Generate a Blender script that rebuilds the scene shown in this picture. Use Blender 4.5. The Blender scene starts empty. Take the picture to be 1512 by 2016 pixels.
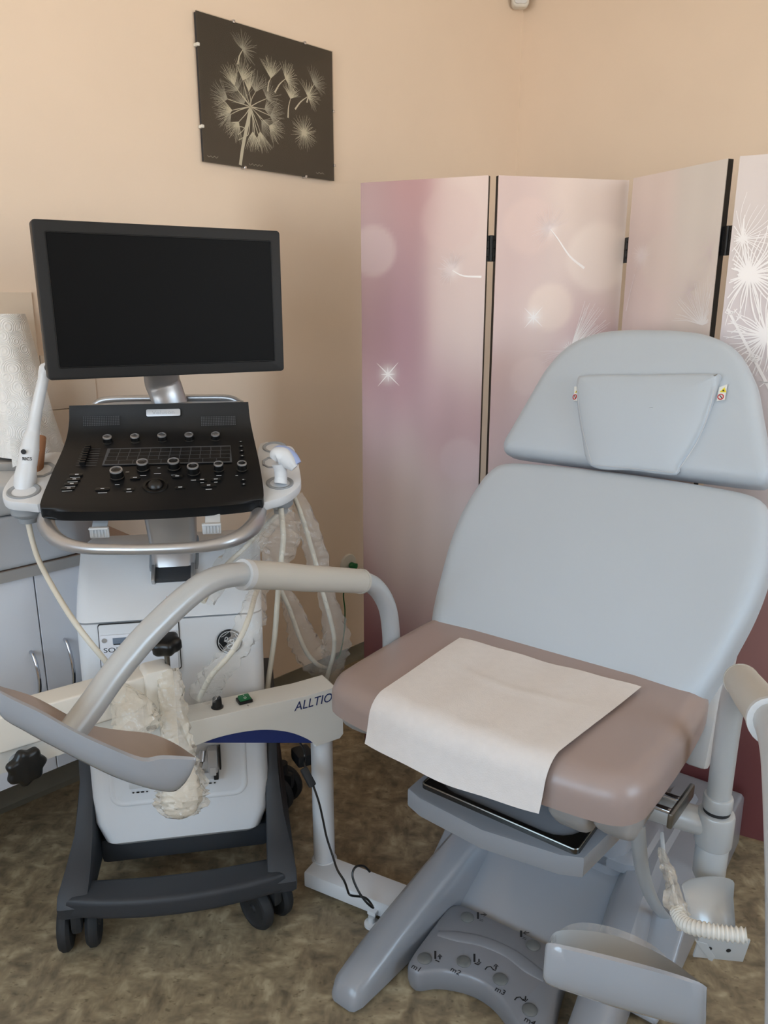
import bpy, bmesh, math, random
from mathutils import Vector, Matrix
random.seed(7)
SC = bpy.context.scene
COL = SC.collection
PI = math.pi
V = Vector

# ------------------------------------------------------------------ camera, light, exposure
FPX = 1505.0
PITCH = math.radians(15)
EYE = V((0, 0, 1.5))
cam = bpy.data.cameras.new('camera'); camo = bpy.data.objects.new('camera', cam); COL.objects.link(camo)
camo.location = EYE; camo.rotation_euler = (PI / 2 - PITCH, 0, 0)
cam.sensor_fit = 'VERTICAL'; cam.sensor_height = 36.0; cam.lens = FPX / 2016 * 36.0; cam.clip_start = 0.02
SC.camera = camo
SC.view_settings.view_transform = 'Standard'; SC.view_settings.look = 'None'
SC.view_settings.gamma = 1.0; SC.view_settings.use_curve_mapping = False
SC.view_settings.exposure = 0.07
SC.cycles.transparent_max_bounces = 48

S2 = math.sqrt(0.5)
def E(e1, e2, z=0.0):                                # room coordinates: e1 along the left wall, e2 away from it
    return V(((e1 + e2) * S2, (e1 - e2) * S2, z))
E1V, E2V = V((S2, S2, 0)), V((S2, -S2, 0))
E1MIN, E1MAX, E2MIN, E2MAX, ZC = -1.75, 3.165, -2.289, 2.2, 2.85
WIN = [(-1.55, -0.25), (0.05, 1.35)]                 # two windows in the wall behind the camera, e2 ranges
WINF = [(0.9, 2.4)]                                  # one window in the wall to the right, e1 range
WZ = (0.95, 2.5)

SKY, GROUND, STRENGTH = (0.60, 0.79, 1.0), (1.30, 1.19, 1.08), 7.7
world = bpy.data.worlds.new('sky'); SC.world = world; world.use_nodes = True
nt = world.node_tree; wb = nt.nodes['Background']; wb.inputs[1].default_value = STRENGTH
g = nt.nodes.new('ShaderNodeTexCoord'); sx = nt.nodes.new('ShaderNodeSeparateXYZ'); rp = nt.nodes.new('ShaderNodeValToRGB')
mr = nt.nodes.new('ShaderNodeMapRange'); mr.inputs['From Min'].default_value = -1.0; mr.inputs['From Max'].default_value = 1.0
rp.color_ramp.elements[0].position = 0.46; rp.color_ramp.elements[0].color = (*GROUND, 1)
rp.color_ramp.elements[1].position = 0.58; rp.color_ramp.elements[1].color = (*SKY, 1)
nt.links.new(g.outputs['Generated'], sx.inputs[0]); nt.links.new(sx.outputs['Z'], mr.inputs['Value']); nt.links.new(mr.outputs[0], rp.inputs[0]); nt.links.new(rp.outputs[0], wb.inputs[0])
def portal(e1, e2, w, direction):                    # guides the daylight through a window opening
    l = bpy.data.lights.new('daylight', 'AREA'); l.shape = 'RECTANGLE'; l.size = w; l.size_y = WZ[1] - WZ[0]; l.cycles.is_portal = True
    o = bpy.data.objects.new('daylight', l); COL.objects.link(o); o.location = E(e1, e2, sum(WZ) / 2)
    o.rotation_euler = direction.to_track_quat('-Z', 'Z').to_euler()
for a, b in WIN: portal(E1MIN - 0.02, (a + b) / 2, b - a, E1V)
for a, b in WINF: portal((a + b) / 2, E2MAX + 0.02, b - a, -E2V)

# ------------------------------------------------------------------ photo geometry
CP, SP = math.cos(PITCH), math.sin(PITCH)
def ray(x, y):
    u = (x - 756) / FPX; v = (y - 1008) / FPX
    return V((u, CP - v * SP, -(SP + v * CP)))
def at_s(x, y, s): return EYE + ray(x, y) * s
def at_z(x, y, z): r = ray(x, y); return EYE + r * ((z - 1.5) / r.z)
def at_p(x, y, p, n):
    r = ray(x, y); return EYE + r * ((V(p) - EYE).dot(V(n)) / r.dot(V(n)))

# ------------------------------------------------------------------ materials
def lin(c):
    if isinstance(c, str): c = tuple(int(c[i:i + 2], 16) for i in (1, 3, 5))
    r = []
    for q in c:
        q /= 255.0; r.append(q / 12.92 if q <= 0.04045 else ((q + 0.055) / 1.055) ** 2.4)
    return (*r, 1.0)
MATS = {}
def mat(name, col, rough=0.5, metal=0.0, coat=0.0, spec=0.5, bump=0.0, bscale=200.0, var=0.0, vscale=8.0, sheen=0.0, emit=None):
    m = bpy.data.materials.new(name); m.use_nodes = True; nt = m.node_tree; b = nt.nodes['Principled BSDF']
    c = lin(col); b.inputs['Base Color'].default_value = c; b.inputs['Roughness'].default_value = rough
    b.inputs['Metallic'].default_value = metal; b.inputs['Coat Weight'].default_value = coat; b.inputs['Specular IOR Level'].default_value = spec
    b.inputs['Sheen Weight'].default_value = sheen
    tc = nt.nodes.new('ShaderNodeTexCoord')
    if var:
        n = nt.nodes.new('ShaderNodeTexNoise'); n.inputs['Scale'].default_value = vscale; n.inputs['Detail'].default_value = 4
        nt.links.new(tc.outputs['Object'], n.inputs['Vector'])
        r = nt.nodes.new('ShaderNodeValToRGB'); r.color_ramp.elements[0].position = 0.3; r.color_ramp.elements[1].position = 0.7
        r.color_ramp.elements[0].color = (*[q * (1 - var) for q in c[:3]], 1); r.color_ramp.elements[1].color = (*[min(1, q * (1 + var)) for q in c[:3]], 1)
        nt.links.new(n.outputs['Fac'], r.inputs['Fac']); nt.links.new(r.outputs['Color'], b.inputs['Base Color'])
    if bump:
        n = nt.nodes.new('ShaderNodeTexNoise'); n.inputs['Scale'].default_value = bscale; n.inputs['Detail'].default_value = 2
        nt.links.new(tc.outputs['Object'], n.inputs['Vector'])
        k = nt.nodes.new('ShaderNodeBump'); k.inputs['Strength'].default_value = bump; k.inputs['Distance'].default_value = 0.002
        nt.links.new(n.outputs['Fac'], k.inputs['Height']); nt.links.new(k.outputs['Normal'], b.inputs['Normal'])
    MATS[name] = m; return m
mat('paint', (232, 214, 196), 0.75, var=0.02, vscale=3, bump=0.06, bscale=350)
mat('paint_white', (238, 232, 222), 0.8)
mat('white', (212, 214, 217), 0.35, var=0.01)
mat('warm_white', (216, 213, 206), 0.4)
mat('cream', (218, 211, 200), 0.42)
mat('cab_white', (214, 215, 220), 0.3)
mat('counter', (168, 140, 122), 0.4, var=0.03, vscale=40)
mat('edge_grey', (150, 146, 142), 0.35)
mat('lino', (116, 112, 100), 0.5, var=0.06, vscale=20)
mat('black', (13, 14, 16), 0.45, spec=0.35)
mat('screen_black', (4, 5, 7), 0.5, spec=0.12)
mat('monitor_black', (22, 23, 25), 0.5, spec=0.35)
mat('knob_black', (10, 10, 10), 0.35)
mat('rubber', (30, 31, 33), 0.7)
mat('bumper', (42, 45, 50), 0.55, bump=0.15, bscale=900)
mat('silver', (178, 178, 180), 0.32, metal=0.75)
mat('tube_silver', (186, 186, 184), 0.36, metal=0.35)
mat('chrome', (200, 200, 205), 0.12, metal=1.0)
mat('steel', (120, 118, 112), 0.28, metal=1.0)
mat('basin', (95, 93, 90), 0.25, metal=1.0)
mat('grey_plastic', (146, 150, 154), 0.4)
mat('grey_light', (190, 191, 192), 0.4)
mat('chair_paint', (140, 143, 149), 0.3, coat=0.3)
mat('panel_grey', (122, 124, 130), 0.35, coat=0.2)
mat('button_grey', (98, 100, 99), 0.5)
mat('tube_paint', (176, 179, 181), 0.33, metal=0.2, coat=0.2)
mat('sleeve', (184, 180, 172), 0.55)
mat('leather', (176, 184, 192), 0.45, bump=0.05, bscale=1200, sheen=0.1)
mat('leather_taupe', (154, 136, 130), 0.32, bump=0.05, bscale=1200)
mat('housing', (150, 148, 147), 0.4)
mat('dish_grey', (150, 153, 159), 0.18, coat=0.5)
mat('dish_in', (160, 146, 138), 0.4)
mat('paper', (212, 206, 203), 0.9, bump=0.25, bscale=400, var=0.02, vscale=60)
mat('towel', (240, 238, 235), 0.95)
mat('card', (150, 104, 72), 0.8)
mat('cord', (206, 200, 186), 0.5)
mat('blue', (16, 40, 104), 0.4)
mat('navy', (28, 44, 96), 0.5)
mat('lens_blue', (150, 165, 205), 0.3)
mat('green', (20, 105, 60), 0.4)
mat('ink', (22, 22, 24), 0.6)
mat('mark', (196, 198, 200), 0.5)
mat('faint', (70, 72, 76), 0.5)
mat('plate', (196, 200, 206), 0.3, metal=0.3)
mat('plate_text', (160, 165, 172), 0.4)
mat('orange', (214, 120, 40), 0.5)
mat('red', (190, 30, 40), 0.5)
mat('yellow', (225, 205, 40), 0.5)
mat('lcd', (110, 122, 138), 0.3)
mat('wood', (176, 128, 90), 0.6)
mat('tile', (226, 210, 192), 0.3)
mat('appliance', (176, 178, 182), 0.4, var=0.02)
mat('print_black', (64, 56, 48), 0.5)
mat('seed_white', (222, 216, 200), 0.7)
mat('seed_pale', (180, 176, 166), 0.7)
mat('seed_print', (240, 236, 236), 0.5)
mat('seed_soft', (220, 206, 206), 0.5)
mat('frame_white', (220, 220, 215), 0.4)

def glassy(name, tint, refl_rough, mixbase, diff=None, dfac=0.0, bump=0.0, bscale=60.0):
    m = bpy.data.materials.new(name); m.use_nodes = True; nt = m.node_tree; nt.nodes.clear()
    o = nt.nodes.new('ShaderNodeOutputMaterial'); t = nt.nodes.new('ShaderNodeBsdfTransparent'); t.inputs[0].default_value = lin(tint)
    g = nt.nodes.new('ShaderNodeBsdfGlossy'); g.inputs['Roughness'].default_value = refl_rough
    f = nt.nodes.new('ShaderNodeFresnel'); f.inputs['IOR'].default_value = 1.5
    mx = nt.nodes.new('ShaderNodeMixShader'); ad = nt.nodes.new('ShaderNodeMath'); ad.operation = 'ADD'; ad.inputs[1].default_value = mixbase; ad.use_clamp = True
    ge = nt.nodes.new('ShaderNodeNewGeometry'); fr = nt.nodes.new('ShaderNodeMath'); fr.operation = 'SUBTRACT'; fr.inputs[0].default_value = 1.0
    ml = nt.nodes.new('ShaderNodeMath'); ml.operation = 'MULTIPLY'; nt.links.new(ge.outputs['Backfacing'], fr.inputs[1])
    nt.links.new(f.outputs[0], ml.inputs[0]); nt.links.new(fr.outputs[0], ml.inputs[1])
    nt.links.new(ml.outputs[0], ad.inputs[0]); nt.links.new(ad.outputs[0], mx.inputs[0])
    base = t.outputs[0]
    if diff:
        d = nt.nodes.new('ShaderNodeBsdfDiffuse'); d.inputs[0].default_value = lin(diff)
        m2 = nt.nodes.new('ShaderNodeMixShader'); m2.inputs[0].default_value = dfac
        nt.links.new(t.outputs[0], m2.inputs[1]); nt.links.new(d.outputs[0], m2.inputs[2]); base = m2.outputs[0]
    nt.links.new(base, mx.inputs[1]); nt.links.new(g.outputs[0], mx.inputs[2]); nt.links.new(mx.outputs[0], o.inputs[0])
    if bump:
        tc = nt.nodes.new('ShaderNodeTexCoord'); n = nt.nodes.new('ShaderNodeTexNoise'); n.inputs['Scale'].default_value = bscale; n.inputs['Detail'].default_value = 3
        k = nt.nodes.new('ShaderNodeBump'); k.inputs['Strength'].default_value = bump; k.inputs['Distance'].default_value = 0.01
        nt.links.new(tc.outputs['Object'], n.inputs['Vector']); nt.links.new(n.outputs['Fac'], k.inputs['Height'])
        nt.links.new(k.outputs['Normal'], g.inputs['Normal']); nt.links.new(k.outputs['Normal'], f.inputs['Normal'])
        if diff: nt.links.new(k.outputs['Normal'], d.inputs['Normal'])
    MATS[name] = m; return m
glassy('window_glass', (250, 252, 252), 0.0, 0.0)
glassy('picture_glass', (246, 246, 244), 0.02, 0.0)
glassy('film', (253, 253, 252), 0.14, 0.01, (245, 242, 238), 0.13, 0.8, 55)
glassy('film_thick', (251, 249, 245), 0.16, 0.01, (234, 224, 210), 0.28, 0.8, 60)
glassy('clear_plastic', (250, 250, 250), 0.1, 0.02, (214, 216, 218), 0.22, 0.25, 30)

def floor_mat():
    m = bpy.data.materials.new('vinyl_floor'); m.use_nodes = True; nt = m.node_tree; b = nt.nodes['Principled BSDF']
    tc = nt.nodes.new('ShaderNodeTexCoord'); L = nt.links.new
    def noise(scale, stretch, rot, det=3, rough=0.6):
        mp = nt.nodes.new('ShaderNodeMapping'); mp.inputs['Scale'].default_value = stretch; mp.inputs['Rotation'].default_value = (0, 0, rot)
        n = nt.nodes.new('ShaderNodeTexNoise'); n.inputs['Scale'].default_value = scale; n.inputs['Detail'].default_value = det; n.inputs['Roughness'].default_value = rough
        L(tc.outputs['Object'], mp.inputs[0]); L(mp.outputs[0], n.inputs['Vector']); return n
    def ramp(src, stops):
        r = nt.nodes.new('ShaderNodeValToRGB')
        while len(r.color_ramp.elements) < len(stops): r.color_ramp.elements.new(0.5)
        for e, (p, c) in zip(r.color_ramp.elements, stops): e.position = p; e.color = lin(c)
        L(src, r.inputs[0]); return r
    a = noise(13, (1, 1.9, 1), .12, 3, .6); c = noise(13, (1.9, 1, 1), .12, 3, .6)
    sel = noise(14, (1, 1, 1), 0.3, 1)
    mx = nt.nodes.new('ShaderNodeMix'); mx.data_type = 'FLOAT'
    rs = ramp(sel.outputs['Fac'], [(0.46, (0, 0, 0)), (0.54, (255, 255, 255))])
    L(rs.outputs[0], mx.inputs[0]); L(a.outputs['Fac'], mx.inputs[2]); L(c.outputs['Fac'], mx.inputs[3])
    r1 = ramp(mx.outputs[0], [(0.30, (100, 89, 71)), (0.44, (126, 112, 90)), (0.55, (145, 130, 104)), (0.70, (174, 160, 132))])
    dk = noise(46, (1, 1.6, 1), 0.8, 2); rd = ramp(dk.outputs['Fac'], [(0.60, (0, 0, 0)), (0.72, (255, 255, 255))])
    m2 = nt.nodes.new('ShaderNodeMix'); m2.data_type = 'RGBA'
    mul = nt.nodes.new('ShaderNodeMath'); mul.operation = 'MULTIPLY'; mul.inputs[1].default_value = 0.55
    L(rd.outputs[0], mul.inputs[0]); L(mul.outputs[0], m2.inputs[0]); L(r1.outputs[0], m2.inputs[6]); m2.inputs[7].default_value = lin((78, 64, 46))
    L(m2.outputs[2], b.inputs['Base Color']); b.inputs['Roughness'].default_value = 0.42
    bp = nt.nodes.new('ShaderNodeBump'); bp.inputs['Strength'].default_value = 0.08; bp.inputs['Distance'].default_value = 0.003
    L(a.outputs['Fac'], bp.inputs['Height']); L(bp.outputs[0], b.inputs['Normal'])
    MATS['floor'] = m
floor_mat()
def print_mat():
    m = bpy.data.materials.new('screen_print'); m.use_nodes = True; nt = m.node_tree; b = nt.nodes['Principled BSDF']
    a = nt.nodes.new('ShaderNodeAttribute'); a.attribute_name = 'print'
    nt.links.new(a.outputs['Color'], b.inputs['Base Color']); b.inputs['Roughness'].default_value = 0.45
    MATS['print'] = m
print_mat()
def towel_bump():
    m = MATS['towel']; nt = m.node_tree; b = nt.nodes['Principled BSDF']; tc = nt.nodes.new('ShaderNodeTexCoord')
    v = nt.nodes.new('ShaderNodeTexVoronoi'); v.inputs['Scale'].default_value = 24
    w = nt.nodes.new('ShaderNodeMath'); w.operation = 'MULTIPLY'; w.inputs[1].default_value = 70
    s = nt.nodes.new('ShaderNodeMath'); s.operation = 'SINE'
    k = nt.nodes.new('ShaderNodeBump'); k.inputs['Strength'].default_value = 0.5; k.inputs['Distance'].default_value = 0.001
    nt.links.new(tc.outputs['Object'], v.inputs['Vector']); nt.links.new(v.outputs['Distance'], w.inputs[0]); nt.links.new(w.outputs[0], s.inputs[0])
    nt.links.new(s.outputs[0], k.inputs['Height']); nt.links.new(k.outputs[0], b.inputs['Normal'])
towel_bump()

# ------------------------------------------------------------------ object helpers
def tag(o, label=None, cat=None, group=None, kind=None):
    if label: o['label'] = label
    if cat: o['category'] = cat
    if group: o['group'] = group
    if kind: o['kind'] = kind
    return o
def thing(name, loc, label, cat, group=None):
    o = bpy.data.objects.new(name, None); COL.objects.link(o); o.location = V(loc); o.empty_display_size = 0.05
    return tag(o, label, cat, group)
ORG = {}
def origin(o):
    return ORG.get(o.name, V(o.location) if o is not None else V((0, 0, 0)))
def obj(name, bm, mats, parent=None, label=None, cat=None, group=None, kind=None, loc=None, smooth=38):
    """bm holds world coordinates; the mesh is stored relative to its thing's base (or loc)"""
    if isinstance(mats, str): mats = [mats]
    org = origin(parent) if parent is not None else (V(loc) if loc is not None else V((0, 0, 0)))
    if parent is None and loc is None and len(bm.verts) and kind != 'structure':
        xs = [v.co for v in bm.verts]
        org = V((sum(c.x for c in xs) / len(xs), sum(c.y for c in xs) / len(xs), min(c.z for c in xs)))
    bmesh.ops.translate(bm, verts=bm.verts, vec=-org)
    me = bpy.data.meshes.new(name); bm.to_mesh(me); bm.free()
    for m in mats: me.materials.append(MATS[m])
    if smooth:
        me.shade_smooth(); me.set_sharp_from_angle(angle=math.radians(smooth))
    o = bpy.data.objects.new(name, me); COL.objects.link(o)
    if parent is not None: o.parent = parent
    else: o.location = org
    ORG[o.name] = org
    return tag(o, label, cat, group, kind)
def new(): return bmesh.new()
def put(bm, t, M=None, mi=0):
    if M is not None: bmesh.ops.transform(t, matrix=M, verts=t.verts)
    if mi:
        for f in t.faces: f.material_index = mi
    me = bpy.data.meshes.new('t'); t.to_mesh(me); t.free(); bm.from_mesh(me); bpy.data.meshes.remove(me); return bm
def frame(o, x, y, z=None):
    x = V(x).normalized(); y = V(y); y = (y - x * y.dot(x)).normalized(); z = x.cross(y)
    M = Matrix.Identity(4)
    for i in range(3): M[i][0] = x[i]; M[i][1] = y[i]; M[i][2] = z[i]; M[i][3] = V(o)[i]
    return M
def box(bm, c, d, M=None, bev=0.0, seg=2, mi=0):
    t = new(); bmesh.ops.create_cube(t, size=1.0)
    for v in t.verts: v.co = V((v.co.x * d[0] + c[0], v.co.y * d[1] + c[1], v.co.z * d[2] + c[2]))
    if bev: bmesh.ops.bevel(t, geom=list(t.edges), offset=bev, segments=seg, profile=0.6, affect='EDGES', clamp_overlap=True)
    return put(bm, t, M, mi)
def prism(bm, pts, z0, z1, M=None, bev=0.0, seg=2, mi=0, vert=False):
    t = new(); lo = [t.verts.new((p[0], p[1], z0)) for p in pts]
    f = t.faces.new(lo); r = bmesh.ops.extrude_face_region(t, geom=[f])
    for v in r['geom']:
        if isinstance(v, bmesh.types.BMVert): v.co.z = z1
    bmesh.ops.recalc_face_normals(t, faces=t.faces)
    if bev:
        ed = [e for e in t.edges if abs(e.verts[0].co.z - e.verts[1].co.z) < 1e-7 or vert]
        bmesh.ops.bevel(t, geom=ed, offset=bev, segments=seg, profile=0.6, affect='EDGES', clamp_overlap=True)
    return put(bm, t, M, mi)
def spline(pts, k=6, closed=False):
    pts = [V(p) for p in pts]; n = len(pts); out = []
    rng = range(n) if closed else range(n - 1)
    for i in rng:
        p1, p2 = pts[i], pts[(i + 1) % n]
        p0 = pts[i - 1] if (i or closed) else p1 * 2 - p2
        p3 = pts[(i + 2) % n] if (closed or i + 2 < n) else p2 * 2 - p1
        for j in range(k):
            t = j / k
            out.append(0.5 * (2 * p1 + (p2 - p0) * t + (2 * p0 - 5 * p1 + 4 * p2 - p3) * t * t + (3 * p1 - p0 - 3 * p2 + p3) * t ** 3))
    if not closed: out.append(pts[-1])
    return out
def tube(bm, pts, r, n=14, k=6, cap=True, mi=0, sq=None, closed=False):
    """smooth tube; r a number or one per given point; sq=(w,h,up) makes it an ellipse/flat bar"""
    m = len(pts)
    rr = r if isinstance(r, (list, tuple)) else [r] * m
    if k > 1:
        P = spline(pts, k, closed); R = []
        for i in range(m if closed else m - 1):
            for j in range(k): R.append(rr[i] + (rr[(i + 1) % m] - rr[i]) * j / k)
        if not closed: R.append(rr[-1])
    else: P = [V(p) for p in pts]; R = list(rr)
    rings = []; up = None
    for i, p in enumerate(P):
        a = P[i - 1] if (i or closed) else p; b = P[(i + 1) % len(P)] if (closed or i + 1 < len(P)) else p
        d = (b - a).normalized()
        if up is None:
            up = V(sq[2]) if sq else (V((0, 0, 1)) if abs(d.z) < 0.9 else V((1, 0, 0)))
        if sq: up = V(sq[2])
        up = (up - d * up.dot(d)).normalized(); s = d.cross(up)
        ring = []
        for j in range(n):
            t = 2 * PI * j / n; cs, sn = math.cos(t), math.sin(t)
            if sq: q = s * cs * sq[0] * R[i] + up * sn * sq[1] * R[i]
            else: q = s * cs * R[i] + up * sn * R[i]
            ring.append(p + q)
        rings.append(ring)
    return loft(bm, rings, cap=cap and not closed, mi=mi, loop=closed)
def loft(bm, rings, cap=True, mi=0, loop=False, closed=True, mif=None):
    t = new(); vs = [[t.verts.new(p) for p in r] for r in rings]; n = len(vs[0])
    rng = range(len(vs)) if loop else range(len(vs) - 1)
    for i in rng:
        A, B = vs[i], vs[(i + 1) % len(vs)]
        for j in range(n if closed else n - 1): t.faces.new((A[j], A[(j + 1) % n], B[(j + 1) % n], B[j]))
    if mif:
        t.faces.ensure_lookup_table()
        for q, f in enumerate(t.faces): f.material_index = mif(q % n)
    if cap and closed and not loop:
        t.faces.new(list(reversed(vs[0]))); t.faces.new(vs[-1])
    bmesh.ops.recalc_face_normals(t, faces=t.faces)
    return put(bm, t, None, mi)
def lathe(bm, prof, M=None, n=28, mi=0):
    rings = [[V((r * math.cos(2 * PI * j / n), r * math.sin(2 * PI * j / n), z)) for j in range(n)] for r, z in prof]
    t = new(); loft(t, rings); return put(bm, t, M, mi)
def axis(p, d):                                      # matrix at p with local z along d
    d = V(d).normalized(); x = V((0, 0, 1)).cross(d) if abs(d.z) < 0.95 else V((1, 0, 0))
    return frame(p, x, d.cross(x.normalized()))
def cyl(bm, a, b, r, n=24, bev=0.0, mi=0):
    a, b = V(a), V(b); h = (b - a).length
    if bev: pr = [(r - bev, 0), (r - bev * .3, bev * .3), (r, bev), (r, h - bev), (r - bev * .3, h - bev * .3), (r - bev, h)]
    else: pr = [(r, 0), (r, h)]
    return lathe(bm, pr, axis(a, b - a), n, mi)
def ball(bm, p, r, M=None, n=20, sc=(1, 1, 1)):
    t = new(); bmesh.ops.create_uvsphere(t, u_segments=n, v_segments=n // 2, radius=r)
    for v in t.verts: v.co = V((v.co.x * sc[0], v.co.y * sc[1], v.co.z * sc[2])) + V(p)
    return put(bm, t, M)
def rrect(w, h, r, n=5, cx=0, cy=0):
    out = []
    for sx, sy, a0 in ((1, 1, 0), (-1, 1, 90), (-1, -1, 180), (1, -1, 270)):
        for i in range(n + 1):
            a = math.radians(a0 + 90 * i / n)
            out.append((cx + sx * (w / 2 - r) + r * math.cos(a), cy + sy * (h / 2 - r) + r * math.sin(a)))
    return out
def resample(pts, n):
    P = [V((p[0], p[1], 0)) for p in pts]; P.append(P[0]); L = [0]
    for a, b in zip(P, P[1:]): L.append(L[-1] + (b - a).length)
    out = []; i = 0
    for k in range(n):
        t = L[-1] * k / n
        while L[i + 1] < t: i += 1
        f = (t - L[i]) / max(1e-9, L[i + 1] - L[i]); out.append(P[i].lerp(P[i + 1], f))
    return out
def inset(P, d):
    n = len(P); out = []
    for i, p in enumerate(P):
        t = (P[(i + 1) % n] - P[i - 1]).normalized(); out.append(p + V((-t.y, t.x, 0)) * d)
    return out
def cushion(bm, outline, th, er, puff=0.0, M=None, n=96, smooth=True, under=None, mi=0):
    """upholstered pad: outline ccw in local xy, back at z=0, front at z=th with edge radius er and a soft crown"""
    if smooth: outline = spline([(p[0], p[1], 0) for p in outline], 6, True)
    P = resample(outline, n); a = sum((P[i].x * P[(i + 1) % n].y - P[(i + 1) % n].x * P[i].y) for i in range(n))
    if a < 0: P.reverse()
    c = sum(P, V()) / n; rings = []
    ur = under or er * 0.6
    for q in range(5):
        t = PI / 2 * q / 4; rings.append([V((p.x, p.y, ur * (1 - math.sin(t)))) for p in inset(P, ur * (1 - math.cos(PI / 2 - t)))])
    for q in range(7):
        t = PI / 2 * q / 6; rings.append([V((p.x, p.y, th - er + er * math.sin(t))) for p in inset(P, er * (1 - math.cos(t)))])
    top = rings[-1]
    for q in (0.85, 0.7, 0.5, 0.3, 0.12):
        rings.append([c + (p - c) * q + V((0, 0, (p.z - c.z) * (1 - q) + puff * (1 - q * q))) for p in top])
    t = new(); loft(t, rings); return put(bm, t, M, mi)
def text(bm, s, size, M, depth=0.0006, mi=0, align='CENTER', shear=0.0, sx=1.0):
    cu = bpy.data.curves.new('t', 'FONT'); cu.body = s; cu.size = size; cu.extrude = depth; cu.align_x = align; cu.align_y = 'CENTER'; cu.shear = shear; cu.resolution_u = 3
    ob = bpy.data.objects.new('t', cu); COL.objects.link(ob); dg = bpy.context.evaluated_depsgraph_get(); dg.update()
    me = bpy.data.meshes.new_from_object(ob.evaluated_get(dg)); bpy.data.objects.remove(ob); bpy.data.curves.remove(cu)
    t = new(); t.from_mesh(me); bpy.data.meshes.remove(me)
    if sx != 1.0:
        for v in t.verts: v.co.x *= sx
    return put(bm, t, M, mi)
CLIP = [-9.0, 9.0]
def stroke(bm, pts, w0, w1, z, M=None, mi=0, k=4):
    """flat tapered brush stroke in local xy at height z"""
    P = spline([(p[0], p[1], 0) for p in pts], k) if len(pts) > 2 else [V((p[0], p[1], 0)) for p in pts]
    t = new(); prev = None; m = len(P) - 1
    for i, p in enumerate(P):
        if not CLIP[0] < p.x < CLIP[1]: prev = None; continue
        d = (P[min(i + 1, m)] - P[max(i - 1, 0)]).normalized(); nn = V((-d.y, d.x, 0)); w = (w0 + (w1 - w0) * i / m) / 2
        cur = (t.verts.new(p + nn * w + V((0, 0, z))), t.verts.new(p - nn * w + V((0, 0, z))))
        if prev: t.faces.new((prev[0], prev[1], cur[1], cur[0]))
        prev = cur
    for f in t.faces:
        if f.normal.z < 0: f.normal_flip()
    return put(bm, t, M, mi)
def smoothstep(a, b, x):
    t = max(0.0, min(1.0, (x - a) / (b - a))); return t * t * (3 - 2 * t)
# ------------------------------------------------------------------ room
def slab(name, e1a, e1b, e2a, e2b, z0, z1, m):
    bm = new(); box(bm, (0, 0, (z0 + z1) / 2), (e1b - e1a, e2b - e2a, z1 - z0), frame(E((e1a + e1b) / 2, (e2a + e2b) / 2, 0), E1V, -E2V))
    return obj(name, bm, m, kind='structure', smooth=0)
slab('floor', E1MIN - .2, E1MAX + .2, E2MIN - .2, E2MAX + .2, -0.1, 0.0, 'floor')
slab('ceiling', E1MIN - .2, E1MAX + .2, E2MIN - .2, E2MAX + .2, ZC, ZC + 0.1, 'paint_white')
slab('wall_left', E1MIN - .2, E1MAX + .2, E2MIN - .2, E2MIN, 0, ZC, 'paint')
slab('wall_right', E1MAX, E1MAX + .2, E2MIN, E2MAX, 0, ZC, 'paint')
bm = new()
FR = frame(V((0, 0, 0)), E1V, -E2V)                  # local x = e1, local y = -e2
def rb(bm, e1a, e1b, e2a, e2b, z0, z1, mi=0, bev=0): return box(bm, ((e1a + e1b) / 2, -(e2a + e2b) / 2, (z0 + z1) / 2), (e1b - e1a, e2b - e2a, z1 - z0), FR, bev, mi=mi)
b0, b1 = E1MIN - 0.2, E1MIN
rb(bm, b0, b1, E2MIN, E2MAX, 0, WZ[0]); rb(bm, b0, b1, E2MIN, E2MAX, WZ[1], ZC)
edges = [E2MIN] + [q for w in WIN for q in w] + [E2MAX]
for i in range(0, len(edges), 2): rb(bm, b0, b1, edges[i], edges[i + 1], *WZ)
obj('wall_back', bm, 'paint', kind='structure', smooth=0)
bm = new(); rb(bm, E1MIN - .2, E1MAX + .2, E2MAX, E2MAX + .2, 0, WZ[0]); rb(bm, E1MIN - .2, E1MAX + .2, E2MAX, E2MAX + .2, WZ[1], ZC)
edges = [E1MIN - .2] + [q for w in WINF for q in w] + [E1MAX + .2]
for i in range(0, len(edges), 2): rb(bm, edges[i], edges[i + 1], E2MAX, E2MAX + .2, *WZ)
obj('wall_front', bm, 'paint', kind='structure', smooth=0)
for i, (a, b) in enumerate(WINF):
    t = tag(bpy.data.objects.new('window_3', None), kind='structure'); COL.objects.link(t); t.location = E((a + b) / 2, E2MAX + .1, WZ[0])
    bm = new(); c0, c1 = E2MAX + .06, E2MAX + .12; w = 0.06; mid = (a + b) / 2
    rb(bm, a, b, c0, c1, WZ[0], WZ[0] + w); rb(bm, a, b, c0, c1, WZ[1] - w, WZ[1])
    for q in (a, mid - w / 2, b - w): rb(bm, q, q + w, c0, c1, WZ[0] + w, WZ[1] - w)
    obj('window_frame', bm, 'frame_white', t, smooth=0)
    bm = new(); rb(bm, a + w / 2, b - w / 2, E2MAX + .088, E2MAX + .092, WZ[0] + w / 2, WZ[1] - w / 2); obj('glass', bm, 'window_glass', t, smooth=0)
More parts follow.
